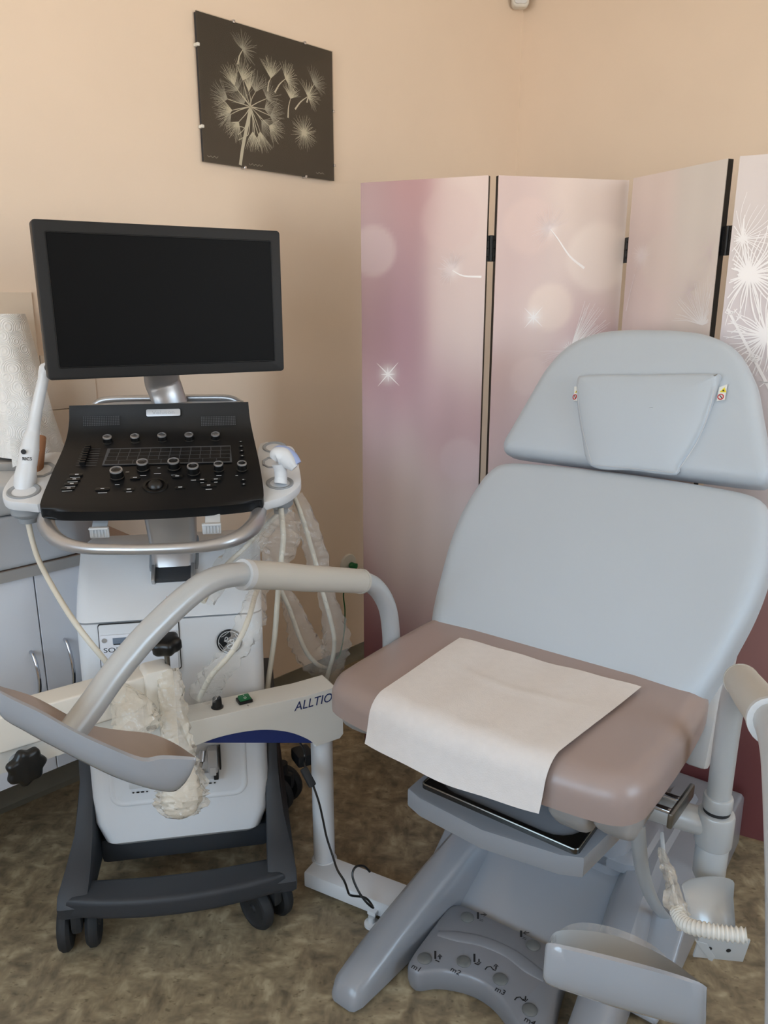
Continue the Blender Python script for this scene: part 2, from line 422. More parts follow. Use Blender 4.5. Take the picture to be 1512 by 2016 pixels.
for i, (a, b) in enumerate(WIN):
    t = tag(bpy.data.objects.new('window_%d' % (i + 1), None), kind='structure'); COL.objects.link(t); t.location = E(E1MIN - .1, (a + b) / 2, WZ[0])
    bm = new(); c0, c1 = E1MIN - .12, E1MIN - .06; w = 0.06; mid = (a + b) / 2
    rb(bm, c0, c1, a, b, WZ[0], WZ[0] + w); rb(bm, c0, c1, a, b, WZ[1] - w, WZ[1])
    for q in (a, mid - w / 2, b - w): rb(bm, c0, c1, q, q + w, WZ[0] + w, WZ[1] - w)
    obj('window_frame', bm, 'frame_white', t, smooth=0)
    bm = new(); rb(bm, E1MIN - .095, E1MIN - .091, a + w / 2, b - w / 2, WZ[0] + w / 2, WZ[1] - w / 2); obj('glass', bm, 'window_glass', t, smooth=0)
# skirting of vinyl coved up the wall
bm = new()
prof = [(0, 0), (0.03, 0), (0.012, 0.006), (0.006, 0.02), (0.004, 0.058), (0, 0.058)]
t = new(); loft(t, [[V((x, -(E2MIN + p[0]), p[1])) for p in prof] for x in (E1MIN, E1MAX)]); put(bm, t, FR)
obj('baseboard_left', bm, 'lino', kind='structure', smooth=30)
bm = new()
t = new(); loft(t, [[V((E1MAX - p[0], -x, p[1])) for p in prof] for x in (E2MIN, E2MAX)]); put(bm, t, FR)
obj('baseboard_right', bm, 'lino', kind='structure', smooth=30)
# beige tiles above the worktop
bm = new(); TS = 0.158
for r, (z0, z1, e_end) in enumerate(((0.89, 1.048, 1.16), (1.05, 1.206, 1.16), (1.208, 1.366, 1.04), (1.368, 1.54, 0.88))):
    x = e_end
    while x > -0.6:
        rb(bm, x - TS + .0015, x, E2MIN, E2MIN + 0.008, z0, z1, bev=0.0015); x -= TS
obj('trim_1', bm, 'tile', kind='structure', smooth=0)

# motion sensor high in the corner
CORN = E(E1MAX, E2MIN, 0)
pS = at_p(1023, 22, E(E1MAX - .06, E2MIN + .06, 0), V((0, 1, 0)))
t = thing('motion_sensor', pS, 'small white motion sensor high in the wall corner', 'sensor')
bm = new(); M = frame(pS, V((1, 0, 0)), V((0, 0, 1)))
prism(bm, rrect(0.075, 0.15, 0.02, cy=0.085), -0.02, 0.025, M, bev=0.012, seg=3); obj('case', bm, 'warm_white', t)
bm = new(); prism(bm, rrect(0.055, 0.06, 0.012, cy=0.05), 0.024, 0.032, M, bev=0.005); obj('lens', bm, 'white', t)

# wall socket with green plug
pK = at_p(685, 1110, E(0, E2MIN, 0), E2V)
t = thing('wall_socket', pK, 'round white socket plate low on the peach wall', 'socket')
M = frame(pK, E1V, V((0, 0, 1))); bm = new()
lathe(bm, [(0.044, 0), (0.044, 0.004), (0.041, 0.008), (0.012, 0.009)], M, 36); obj('cover_plate', bm, 'warm_white', t)
bm = new(); lathe(bm, [(0.0035, 0.0085), (0.0035, 0.0098)], M @ Matrix.Translation((-0.028, -0.012, 0)), 10); obj('screw', bm, 'ink', t)
t = thing('earthing_cable', pK + V((0, 0, -.4)), 'thin green cable plugged into the round wall socket', 'cable')
bm = new(); pp = M @ V((0.008, -0.006, 0.009))
cyl(bm, pp, pp + E2V * 0.03, 0.014, 16, 0.003); cyl(bm, pp + E2V * 0.02 + V((0, 0, .01)), pp + E2V * 0.02 - V((0, 0, .05)), 0.007, 12)
box(bm, (0.004, -0.002, 0.03), (0.04, 0.012, 0.012), M, 0.002); obj('plug', bm, 'green', t)
nn = E2V; p0 = pK + E2V * 0.03
def onw(x, y, off): return at_p(x, y, E(0, E2MIN + off, 0), E2V)
bm = new(); tube(bm, [pp + E2V * .02 + V((0, 0, -.05)), onw(677, 1165, .02), onw(679, 1200, .02), onw(678, 1240, .018), onw(670, 1285, .014), onw(660, 1300, .03)], 0.0028, 8)
obj('wire', bm, 'green', t)

# ------------------------------------------------------------------ dandelion picture
PT = [onw(x, y, 0.02) for x, y in ((391, 20), (656, 103), (656, 357), (401, 315))]
pc = E(sum((p.x + p.y) * S2 for p in PT) / 4, E2MIN, sum(p.z for p in PT) / 4)
PW, PH = 0.553, 0.426
t = thing('framed_picture', pc - V((0, 0, PH / 2)), 'dark dandelion photograph under glass hanging on the peach wall', 'picture')
MP = frame(pc, E1V, V((0, 0, 1)))                    # local x to the right, y up, z towards the room
bm = new(); box(bm, (0, 0, 0.008), (PW - .006, PH - .006, 0.012), MP); obj('backing_board', bm, 'bumper', t, smooth=0)
bm = new(); box(bm, (0, 0, 0.0155), (PW - .002, PH - .002, 0.002), MP)
def pp2(x, y):                                       # photo pixel -> picture plane
    q = MP.inverted() @ at_p(x, y, pc + E2V * 0.017, E2V); return (q.x, q.y)
def tuft(bm, c, d0, d1, L, n, M, z, w=0.0012, mi=1, curl=0.25, jit=0.12):
    for i in range(n):
        a = math.radians(d0 + (d1 - d0) * (i + random.uniform(-.4, .4)) / max(1, n - 1)); l = L * random.uniform(1 - jit * 2, 1 + jit)
        mx, my = c[0] + math.cos(a) * l * .55, c[1] + math.sin(a) * l * .55
        a2 = a + random.uniform(-curl, curl)
        stroke(bm, [c, (mx, my), (mx + math.cos(a2) * l * .45, my + math.sin(a2) * l * .45)], w, w * .35, z + random.uniform(0, .0002), M, mi, 3)
ZP = 0.0168
# stalk and flower head
stroke(bm, [pp2(473, 325), pp2(478, 290), pp2(486, 250), pp2(493, 215)], 0.011, 0.013, ZP + .0004, MP, 1)
hc = pp2(493, 210)
heads = [((462, 168), 70, 150), ((478, 158), 30, 120), ((448, 195), 110, 210), ((457, 217), 140, 230), ((455, 225), 160, 260), ((503, 181), 30, 130),
         ((525, 194), -30, 120), ((532, 228), -60, 60), ((530, 248), -80, 30), ((498, 259), 230, 310), ((512, 259), 240, 320), ((521, 215), -40, 70),
         ((480, 205), 60, 180), ((470, 240), 190, 280), ((515, 238), -90, 20), ((468, 178), 60, 200), ((490, 180), 60, 120)]
for (x, y), d0, d1 in heads:
    c = pp2(x, y); stroke(bm, [hc, ((hc[0] + c[0]) / 2 + random.uniform(-.006, .006), (hc[1] + c[1]) / 2), c], 0.003, 0.0018, ZP + .0003, MP, 1)
    tuft(bm, c, d0, d1, 0.062, 26, MP, ZP, 0.0013, random.choice((1, 2, 2)))
for x1, y1, x2, y2 in ((485, 250, 460, 248), (484, 245, 468, 266), (500, 250, 494, 290), (505, 255, 510, 284), (490, 260, 469, 276)):
    a, c = pp2(x1, y1), pp2(x2, y2); stroke(bm, [hc, a, ((a[0] + c[0]) / 2 + .006, (a[1] + c[1]) / 2), c], 0.003, 0.002, ZP + .0005, MP, 1)
# flying seeds: tuft centre, stem end, spread
for (x, y), se, d0, d1, L in (((478, 98), (468, 127), -70, 150, .055), ((533, 154), (527, 180), 40, 130, .062), ((562, 155), (541, 182), -50, 110, .055),
                              ((572, 194), (567, 232), 20, 130, .05), ((606, 190), (581, 215), -60, 125, .055), ((618, 166), (604, 202), -40, 120, .055),
                              ((599, 261), None, 0, 360, .056)):
    c = pp2(x, y)
    if se: e = pp2(*se); stroke(bm, [c, ((c[0] + e[0]) / 2 - .003, (c[1] + e[1]) / 2 + .003), e], 0.002, 0.006, ZP + .0003, MP, 1)
    tuft(bm, c, d0, d1, L, 34 if se else 60, MP, ZP, 0.0013, 1 if not se else random.choice((1, 2)))
# pencilled signature squiggles
for x0, y0, n, st in ((408, 307, 7, 3.6), (490, 323, 9, 3.4), (622, 340, 6, 3.2)):
    stroke(bm, [pp2(x0 + i * st, y0 + i * .35 + (2.5 if i % 2 else -1.5) * random.uniform(.5, 1)) for i in range(n)], 0.0012, 0.0012, ZP + .0002, MP, 2)
obj('print', bm, ['print_black', 'seed_white', 'seed_pale'], t, smooth=0)
bm = new(); box(bm, (0, 0, 0.0195), (PW, PH, 0.002), MP); obj('glass_pane', bm, 'picture_glass', t, smooth=0)
for x, y in ((-PW / 2, .12), (-PW / 2, -.11), (PW / 2, .02), (PW / 2, -.16), (-.14, PH / 2), (.15, PH / 2), (-.12, -PH / 2), (.14, -PH / 2)):
    bm = new(); sx = (1 if x > 0 else -1) if abs(abs(x) - PW / 2) < 1e-6 else 0; sy = 0 if sx else (1 if y > 0 else -1)
    box(bm, (x - sx * .001, y - sy * .001, 0.012), (.010, .010, .022), MP, .003); obj('clip', bm, 'chrome' if x > 0 or sy else 'frame_white', t)

# ------------------------------------------------------------------ folding screen
TOP = 1.85
jz = lambda x, y: tuple(at_z(x, y, TOP).xy)
JN = [(jz(710, 360), jz(962, 345)), (jz(982, 345), jz(1239, 355)), (jz(1247, 351), jz(1433, 312)), (jz(1457, 307.5), (1.19, 1.82))]
def C8(*q): return V(lin(q)[:3])
# print colours: panel number, across 0..1, height, colour, reach
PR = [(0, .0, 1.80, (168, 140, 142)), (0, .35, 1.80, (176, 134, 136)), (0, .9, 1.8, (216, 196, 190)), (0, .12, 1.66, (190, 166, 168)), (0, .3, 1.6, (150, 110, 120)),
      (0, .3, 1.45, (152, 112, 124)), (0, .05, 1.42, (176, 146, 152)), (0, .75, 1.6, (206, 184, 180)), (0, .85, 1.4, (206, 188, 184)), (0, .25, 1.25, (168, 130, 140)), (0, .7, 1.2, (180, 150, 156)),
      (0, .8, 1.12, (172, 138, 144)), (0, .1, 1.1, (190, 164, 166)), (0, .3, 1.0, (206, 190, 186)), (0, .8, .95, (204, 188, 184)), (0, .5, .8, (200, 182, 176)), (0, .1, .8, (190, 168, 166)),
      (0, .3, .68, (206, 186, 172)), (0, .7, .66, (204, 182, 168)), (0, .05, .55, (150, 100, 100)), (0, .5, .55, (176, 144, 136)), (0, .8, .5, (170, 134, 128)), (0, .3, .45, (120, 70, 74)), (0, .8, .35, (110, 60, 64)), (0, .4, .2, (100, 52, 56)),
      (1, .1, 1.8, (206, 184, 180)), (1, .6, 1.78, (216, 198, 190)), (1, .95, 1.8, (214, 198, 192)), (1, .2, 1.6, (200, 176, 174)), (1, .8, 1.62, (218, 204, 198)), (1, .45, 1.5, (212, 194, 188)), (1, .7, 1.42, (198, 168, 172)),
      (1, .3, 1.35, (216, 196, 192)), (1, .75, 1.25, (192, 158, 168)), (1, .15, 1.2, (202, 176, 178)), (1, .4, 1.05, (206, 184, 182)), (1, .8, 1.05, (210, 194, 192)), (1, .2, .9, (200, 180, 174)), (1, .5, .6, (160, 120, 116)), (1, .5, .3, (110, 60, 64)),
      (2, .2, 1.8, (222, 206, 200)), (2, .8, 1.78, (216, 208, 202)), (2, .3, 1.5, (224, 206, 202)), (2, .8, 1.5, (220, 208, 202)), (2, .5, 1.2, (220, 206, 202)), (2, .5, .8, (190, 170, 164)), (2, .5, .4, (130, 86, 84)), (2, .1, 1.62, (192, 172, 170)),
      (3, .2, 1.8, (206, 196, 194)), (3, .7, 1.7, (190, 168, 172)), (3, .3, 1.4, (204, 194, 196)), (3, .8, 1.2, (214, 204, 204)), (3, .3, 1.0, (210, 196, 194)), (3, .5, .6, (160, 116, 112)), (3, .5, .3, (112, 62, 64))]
DISC = [(0, .1, 1.66, .075, (210, 192, 192), .45), (0, .72, 1.74, .09, (206, 178, 176), .3), (1, .8, 1.64, .10, (236, 222, 214), .5), (1, .44, 1.50, .07, (232, 214, 202), .5), (1, .25, 1.72, .08, (222, 196, 188), .35), (1, .3, 1.3, .06, (226, 206, 204), .3), (2, .4, 1.62, .08, (216, 204, 196), .35), (3, .5, 1.72, .08, (232, 226, 224), .3), (0, .85, 1.05, .07, (200, 180, 184), .35)]
def print_col(k, u, z):
    a = V((0, 0, 0)); ws = 0
    for pk, pu, pz, c in PR:
        if pk != k: continue
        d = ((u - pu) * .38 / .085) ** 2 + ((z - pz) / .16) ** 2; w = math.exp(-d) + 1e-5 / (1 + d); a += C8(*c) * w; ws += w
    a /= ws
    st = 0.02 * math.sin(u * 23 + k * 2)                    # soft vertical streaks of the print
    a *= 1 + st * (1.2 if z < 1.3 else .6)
    for pk, pu, pz, r, c, f in DISC:
        if pk == k:
            d = math.hypot((u - pu) * .38, z - pz); a = a.lerp(C8(*c), f * (1 - smoothstep(r * .8, r * 1.1, d)))
    return a
t_s = thing('folding_screen', (.45, 2.25, 0), 'folding screen of tall panels printed with mauve dandelion seeds', 'screen')
PTH = 0.018; PMS = []
for k, (p, q) in enumerate(JN):
    p, q = V((*p, 0)), V((*q, 0)); x = (q - p).normalized(); L = (q - p).length; M = frame(p, x, V((0, 0, 1))); PMS.append(M)   # local z faces the camera
    bm = new(); box(bm, (L / 2, (TOP + .02) / 2, -PTH / 2 - .002), (L, TOP - .02, PTH), M, mi=1)
    t = new(); NX, NZ = 36, 150; vs = []
    for j in range(NZ + 1):
        for i in range(NX + 1): vs.append(t.verts.new((L * i / NX, .02 + (TOP - .02) * j / NZ, 0)))
    fs = [t.faces.new((vs[j * (NX + 1) + i], vs[j * (NX + 1) + i + 1], vs[(j + 1) * (NX + 1) + i + 1], vs[(j + 1) * (NX + 1) + i])) for j in range(NZ) for i in range(NX)]
    bord = [e for e in t.edges if len(e.link_faces) == 1]
    r = bmesh.ops.extrude_edge_only(t, edges=bord)
    for v in r['geom']:
        if isinstance(v, bmesh.types.BMVert): v.co.z = -.003
    put(bm, t, M)
    def pq(px, py): r_ = M.inverted() @ at_p(px, py, p, x.cross(V((0, 0, 1)))); return (r_.x, r_.y)
    ZS = .0008; CLIP[:] = [.004, L - .004]; GLOW = []
    if k == 0:
        c = pq(890, 532); GLOW.append((c, .02, .5)); stroke(bm, [c, pq(912, 543), pq(948, 545)], .002, .006, ZS, M, 2); tuft(bm, c, 60, 260, .045, 26, M, ZS, .0015, 3); tuft(bm, c, 40, 130, .05, 10, M, ZS, .0015, 3)
        stars = [((764, 737), .05)]
    elif k == 1:
        c = pq(1083, 450); GLOW.append((c, .02, .5)); stroke(bm, [c, pq(1098, 470), pq(1122, 505), pq(1150, 528)], .002, .007, ZS, M, 2); tuft(bm, c, 20, 250, .06, 24, M, ZS, .0015, 3)
        c = pq(1122, 690); GLOW.append((c, .03, .6)); tuft(bm, c, 30, 75, .14, 26, M, ZS, .002, 2, .1); tuft(bm, c, 180, 245, .09, 20, M, ZS, .0018, 3, .1); tuft(bm, c, 0, 360, .03, 24, M, ZS, .002, 2)
        stars = [((1050, 625), .04)]
    elif k == 2:
        c = pq(1263, 503); GLOW.append((c, .02, .5)); tuft(bm, c, 0, 360, .035, 18, M, ZS, .0015, 3); stroke(bm, [pq(1250, 540), pq(1240, 580), pq(1233, 612)], .002, .004, ZS, M, 3)
        c = pq(1383, 640); tuft(bm, c, 20, 170, .11, 40, M, ZS, .0015, 2); c = pq(1358, 575); tuft(bm, c, 30, 330, .07, 28, M, ZS, .0012, 3); c = pq(1400, 495); tuft(bm, c, 60, 300, .06, 18, M, ZS, .0012, 3)
        stars = []
    else:
        c = pq(1475, 540); tuft(bm, c, 0, 360, .13, 46, M, ZS + .0002, .004, 2, .35); c = pq(1510, 660); tuft(bm, c, 0, 360, .11, 44, M, ZS, .004, 2, .35)
        stroke(bm, [pq(1432, 608), pq(1470, 680), pq(1512, 760), pq(1530, 800)], .006, .008, ZS, M, 2); c = pq(1462, 470); tuft(bm, c, 0, 360, .10, 30, M, ZS, .002, 2, .4)
        for _ in range(14):
            a = random.uniform(0, 1); x0, y0 = 1432 + 80 * a, 608 + 150 * a; stroke(bm, [pq(x0 - 14, y0 + random.uniform(-6, 14)), pq(x0, y0), pq(x0 + 14, y0 + random.uniform(-14, 6))], .002, .003, ZS, M, 2)
        stars = []
    for (sx, sy), r_ in stars:
        c = pq(sx, sy)
        for a in (45, 135, 225, 315, 0, 90, 180, 270):
            l = r_ * (1 if a % 90 else .45); a = math.radians(a + 3); stroke(bm, [c, (c[0] + l * math.cos(a), c[1] + l * math.sin(a))], .0045, .0004, ZS, M, 2)
        GLOW.append((c, .022, .75))
        tt = new(); bmesh.ops.create_circle(tt, cap_ends=True, segments=20, radius=.006); put(bm, tt, M @ Matrix.Translation((c[0], c[1], ZS + .0004)), 2)
    CLIP[:] = [-9.0, 9.0]
    inv = M.inverted(); lay = bm.loops.layers.float_color.new('print'); cache = {}
    for f in bm.faces:
        if f.material_index: continue
        for lp in f.loops:
            key = tuple(round(q, 4) for q in lp.vert.co)
            if key not in cache:
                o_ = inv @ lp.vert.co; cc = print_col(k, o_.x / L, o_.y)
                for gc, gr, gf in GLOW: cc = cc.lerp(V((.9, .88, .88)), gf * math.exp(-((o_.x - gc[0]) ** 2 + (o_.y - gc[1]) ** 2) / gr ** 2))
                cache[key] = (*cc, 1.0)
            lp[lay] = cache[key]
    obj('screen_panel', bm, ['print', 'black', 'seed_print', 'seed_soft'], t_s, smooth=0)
for k in range(3):                                   # hinges in the joints
    a, b = V((*JN[k][1], 0)), V((*JN[k + 1][0], 0)); c = (a + b) / 2; x = PMS[k].col[0].xyz
    for z in (1.66, .94, .25):
        bm = new(); back = (PMS[k].col[2].xyz + PMS[k + 1].col[2].xyz).normalized()
        off = back * (-.012)
        cyl(bm, c + off + V((0, 0, z - .035)), c + off + V((0, 0, z + .035)), .006, 12)
        M = frame(c + off, (b - a).normalized(), V((0, 0, 1))); box(bm, (0, z, 0), ((b - a).length + .012 if (b - a).length > .01 else .022, .07, .004), M, .001)
        for sx in (-1, 1):
            for dz in (-.022, 0, .022): ball(bm, M @ V((sx * .009, z + dz, .003)), .002, n=8)
        obj('hinge', bm, 'black', t_s)
# ------------------------------------------------------------------ cabinets along the left wall
CF = -1.94                                           # front plane (e2) of the wall cabinets
def rb2(bm, e1a, e1b, e2a, e2b, z0, z1, bev=0, mi=0): return rb(bm, e1a, e1b, e2a, e2b, z0, z1, mi, bev)
t = thing('wall_cabinet', E(.65, -2.1, .275), 'white two-door cabinet under the worktop with curved chrome handles', 'cabinet')
CE1 = .965
bm = new(); rb2(bm, .33, CE1, E2MIN + .004, CF - .019, .275, .838); obj('body', bm, 'cab_white', t, smooth=0)
for a, b, hs in ((.335, .6705, (60, 1283, 73, 1372)), (.6735, CE1 - .003, (128, 1258, 138, 1360))):
    bm = new(); rb2(bm, a, b, CF - .018, CF, .277, .836, .0015); d = obj('door', bm, 'cab_white', t, smooth=0)
    q = [at_p(x, y, E(0, CF, 0), E2V) for x, y in (hs[:2], hs[2:])]
    bm = new(); e = .5 * ((q[0].x + q[0].y) + (q[1].x + q[1].y)) * S2; zt, zb = q[0].z, q[1].z - .0
    tube(bm, [E(e, CF - .004, zt), E(e, CF + .014, zt - .006), E(e, CF + .030, (zt * .75 + zb * .25)), E(e, CF + .036, (zt + zb) / 2), E(e, CF + .030, zt * .25 + zb * .75), E(e, CF + .014, zb + .006), E(e, CF - .004, zb)], .005, 10)
    obj('handle', bm, 'chrome', d)
t = thing('wall_cabinet', E(0, -2.1, .275), 'white cabinet cut off by the left edge of the photo', 'cabinet')
bm = new(); rb2(bm, -.33, .325, E2MIN + .004, CF - .019, .275, .838); obj('body', bm, 'cab_white', t, smooth=0)
bm = new(); rb2(bm, -.325, .322, CF - .018, CF, .277, .836, .0015); obj('door', bm, 'cab_white', t, smooth=0)
bm = new(); rb2(bm, -.34, CE1 + .008, E2MIN + .002, CF + .009, .84, .868, .002, 0); rb2(bm, -.34, CE1 + .008, CF + .0085, CF + .012, .839, .867, 0, 1)
tag(obj('countertop', bm, ['counter', 'edge_grey'], smooth=0), 'beige worktop running along the left wall over the white cabinets', 'worktop')
# rounded grey appliance on the worktop
t = thing('countertop_appliance', E(.6, -2.1, .868), 'grey rounded lidded box standing on the worktop under the paper roll', 'appliance')
def appl(e0, e1, f, z0, z1, bev):
    bm = new(); pts = [(e0, 2.285), (e0, -f), (e1 - .18, -f), (e1 - .09, -f + .02), (e1 - .03, -f + .06), (e1, -f + .13), (e1, 2.285)]
    q = spline([(p[0], p[1], 0) for p in pts[1:6]], 5); prism(bm, [(pts[0][0], pts[0][1] - .006)] + [(p.x, p.y) for p in q] + [(pts[6][0], pts[6][1] - .006)], z0, z1, FR, bev, 3); return bm
obj('body', appl(.28, .90, CF + .018, .872, 1.003, .012), 'appliance', t)
obj('lid', appl(.285, .895, CF + .01, 1.004, 1.085, .02), 'grey_light', t)
for e in (.33, .82): bm = new(); rb2(bm, e, e + .03, -2.2, -2.0, .868, .873); obj('foot', bm, 'rubber', t)
# paper towel roll on its base
RC = E(.755, -2.165, 1.085)
t = thing('paper_towel_roll', RC, 'tall white embossed paper towel roll standing on the grey box', 'paper towel')
bm = new(); lathe(bm, [(.0, 0), (.098, 0), (.1, .004), (.1, .018), (.096, .022), (0, .022)], Matrix.Translation(RC), 48); obj('base', bm, 'edge_grey', t)
bm = new(); cyl(bm, RC + V((0, 0, .022)), RC + V((0, 0, .36)), .02, 20); obj('cardboard_core', bm, 'card', t)
bm = new(); H = .398; rings = []
for j in range(19):
    z = .03 + (H - .03) * j / 18; f = 1 - j / 18; ring = []
    for i in range(72):
        a = 2 * PI * i / 72; dr = math.cos(a - math.radians(-5))
        r = .054 + (.042 * f ** 1.1) * smoothstep(-.6, .9, dr) + .012 * f + .004 * f * math.sin(a * 5 + z * 9)
        ring.append(RC + V((r * math.cos(a), r * math.sin(a), z)))
    rings.append(ring)
inner = [[RC + V((.021 * math.cos(2 * PI * i / 72), .021 * math.sin(2 * PI * i / 72), z)) for i in range(72)] for z in (H, .03)]
loft(bm, rings + inner, loop=True, cap=False); obj('paper', bm, 'towel', t, smooth=50)
bm = new(); rings = []                                # loose last sheet
for j in range(13):
    z = .012 + (H - .02) * j / 12; f = 1 - j / 12; ring = []
    for i in range(18):
        a = math.radians(-75 + 95 * i / 17); r = .056 + .06 * f + .004 * math.sin(i * .9 + z * 14) * f
        ring.append(RC + V((r * math.cos(a), r * math.sin(a), z + .01 * f * math.sin(i * .5))))
    rings.append(ring)
loft(bm, rings, closed=False, cap=False); obj('loose_sheet', bm, 'towel', t, smooth=60)

# ------------------------------------------------------------------ ultrasound machine
YAW = math.radians(10); AX, BX = V((math.cos(YAW), math.sin(YAW), 0)), V((-math.sin(YAW), math.cos(YAW), 0))
KO = V((-.527, 1.547, 0))
def ct(a, b, z): return KO + AX * a + BX * b + V((0, 0, z))
FC = frame(KO, AX, BX)                               # local x across, y to the back, z up
def on_b(x, y, b): return FC.inverted() @ at_p(x, y, ct(0, b, 0), BX)
U = thing('ultrasound_machine', ct(.03, .25, 0), 'white and black ultrasound machine on casters with a large dark monitor', 'ultrasound machine')
A0 = .04
# casters
def caster(a, b, yaw, r=.058, cz=.16):
    bm = new(); M = FC @ Matrix.Translation((a, b, 0)) @ Matrix.Rotation(math.radians(yaw), 4, 'Z')
    box(bm, (0, 0, r + .035), (.026, .075, .05), M, .01); lathe(bm, [(.018, 0), (.018, .07)], M @ Matrix.Translation((0, .0, r + .02)), 16)
    c = obj('caster', bm, 'rubber', U)
    for s in (-1, 1):
        bm = new(); Mw = M @ Matrix.Translation((s * .031, .012, r)) @ Matrix.Rotation(s * PI / 2, 4, 'Y')
        lathe(bm, [(0, -.014), (r - .008, -.014), (r, -.006), (r, .006), (r - .006, .014), (r - .014, .016), (r - .02, .012), (.012, .012), (.008, .016), (0, .016)], Mw, 36)
        obj('wheel', bm, 'rubber', c)
caster(-.208, .01, 4); caster(.245, .012, 38); caster(.30, .47, 60, .062); caster(-.19, .47, -10)
# dark base frame: bowed front bar, side arms climbing beside the body, cross bar
bm = new()
def bow(b, dep, hw, n=12): return [(A0 - .005 + hw * (2 * i / n - 1), b + dep * (2 * i / n - 1) ** 2) for i in range(n + 1)]
f = bow(-.085, .035, .25); g = list(reversed(bow(.0, .015, .21)))
prism(bm, f + g, .135, .188, FC, .014, 3)
for s in (-1, 1):
    M = frame((0, 0, 0), (0, 1, 0), (0, 0, 1)); tw = new()
    pts = [(-.05, .135), (-.055, .165), (-.04, .19), (.02, .215), (.08, .26), (.115, .31), (.15, .36), (.19, .52), (.44, .52), (.47, .40), (.52, .20), (.53, .135)]
    prism(tw, pts, -.018, .018, M, .012, 2)
    for v in tw.verts:
        k = smoothstep(.16, -.05, v.co.y); outer = v.co.x * s > 0
        v.co.x += s * k * (.030 if outer else -.006)
    put(bm, tw, FC @ Matrix.Translation((A0 - .002 + s * .228, 0, 0)))
box(bm, (A0, .16, .165), (.42, .06, .07), FC, .015); box(bm, (A0, .47, .19), (.42, .1, .12), FC, .02)
obj('base_frame', bm, 'bumper', U)
# body
def brow(b, z, hw, dep, r=.03):
    return [ct(A0 + x, y, z) for x, y in rrect(2 * hw, dep, r, 4, 0, b + dep / 2)]
bm = new(); loft(bm, [brow(.115, .195, .185, .33), brow(.098, .212, .193, .35), brow(.103, .262, .213, .35), brow(.112, .32, .216, .35), brow(.135, .55, .217, .33), brow(.155, .775, .219, .30)])
body = obj('lower_body', bm, 'white', U, smooth=30)
bm = new(); loft(bm, [brow(.156, .779, .219, .30), brow(.205, .84, .221, .24), brow(.285, .905, .222, .15), brow(.30, .915, .21, .12)]); obj('upper_body', bm, 'white', U, smooth=30)
def on_front(x, y): return at_p(x, y, ct(0, .112, .32), V(BX) * (.775 - .32) * 1.0 - V((0, 0, 1)) * (.155 - .112))
MF = frame(ct(A0, .112, .32), AX, (ct(0, .155, .775) - ct(0, .112, .32)))   # local x across, y up the front, z out of the front
def fl(x, y): q = MF.inverted() @ on_front(x, y); return (q.x, q.y)
# lower recess with connectors
p0, p1 = fl(222, 1598), fl(480, 1470)
bm = new(); cx, cy = (p0[0] + p1[0]) / 2, (p0[1] + p1[1]) / 2 + .03
fr = [V((x, y, 0)) for x, y in rrect(p1[0] - p0[0], .17, .03, 5, cx, cy)]
t_ = new(); out = [p + V((0, 0, .0015)) for p in inset(list(fr), -.004)]; loft(t_, [out, [p + V((0, 0, .004)) for p in fr], [p + V((0, 0, .0025)) for p in inset(fr, .004)], [p + V((0, 0, .0012)) for p in inset(fr, .012)]]); put(bm, t_, MF)
obj('connector_recess', bm, 'white', U, smooth=60)
for x0, y0, x1, y1 in ((390, 1532, 430, 1517), (257, 1549, 296, 1534)):
    a, b = fl(x0, y0), fl(x1, y1); bm = new(); cx, cy = (a[0] + b[0]) / 2, (a[1] + b[1]) / 2
    box(bm, (cx, cy, .006), (.052, .018, .008), MF, .002); box(bm, (cx - .016, cy + .012, .006), (.014, .010, .008), MF, .002); cpt = obj('connector_port', bm, 'grey_light', U)
    bm = new()
    for i in range(4): box(bm, (cx - .018 + i * .011, cy - .022, .0042), (.007 if i in (1, 2) else .004, .0035, .0008), MF)
    obj('port_marking', bm, 'ink', U, smooth=0)
a = fl(420, 1497); bm = new(); box(bm, (a[0], a[1] + .012, .018), (.024, .062, .03), MF, .005); box(bm, (a[0], a[1] - .012, .034), (.015, .022, .004), MF, .002, mi=1)
box(bm, (a[0] + .017, a[1] + .012, .01), (.004, .06, .014), MF, mi=2); box(bm, (a[0] + .006, a[1] - .03, .014), (.012, .026, .012), MF, .002, mi=2)
obj('transducer_connector', bm, ['appliance', 'grey_light', 'ink'], U)
bm = new(); q = [MF @ V((*fl(x, y), z)) for x, y, z in ((400, 1472, .02), (398, 1490, .03), (392, 1505, .03), (380, 1520, .02), (365, 1535, .01))]
tube(bm, q, .0045, 10); cyl(bm, MF @ V((*fl(400, 1470), .02)), MF @ V((*fl(398, 1488), .03)), .008, 14, mi=1); obj('connector_cable', bm, ['ink', 'silver'], U)
# printer bay
MU = frame(ct(A0, .155, .775), AX, V((0, 0, 1)) * .16 + BX * .05)
a, b = fl(200, 1328), fl(352, 1218); bm = new(); w, h = b[0] - a[0], b[1] - a[1]; cx, cy = (a[0] + b[0]) / 2, (a[1] + b[1]) / 2
prism(bm, rrect(w, h, .006, 4, cx, cy), .0, .0025, MF); prism(bm, rrect(w - .004, h * .98 - .003, .005, 4, cx, cy), .0022, .004, MF, mi=1); obj('printer_bay', bm, ['ink', 'white'], U, smooth=0)
bm = new(); h2 = h * .78; cy2 = cy - h * .1
box(bm, (cx, cy2, .008), (w - .012, h2, .008), MF, .002); pr_ = obj('printer', bm, 'cab_white', U)
bm = new(); box(bm, (cx + .0, cy2 - h2 * .48, .010), (w * .86, .006, .006), MF); obj('slot', bm, 'ink', pr_, smooth=0)
bm = new(); q = fl(248, 1257); box(bm, (q[0], q[1], .0125), (.056, .014, .002), MF); obj('display', bm, 'lcd', pr_, smooth=0)
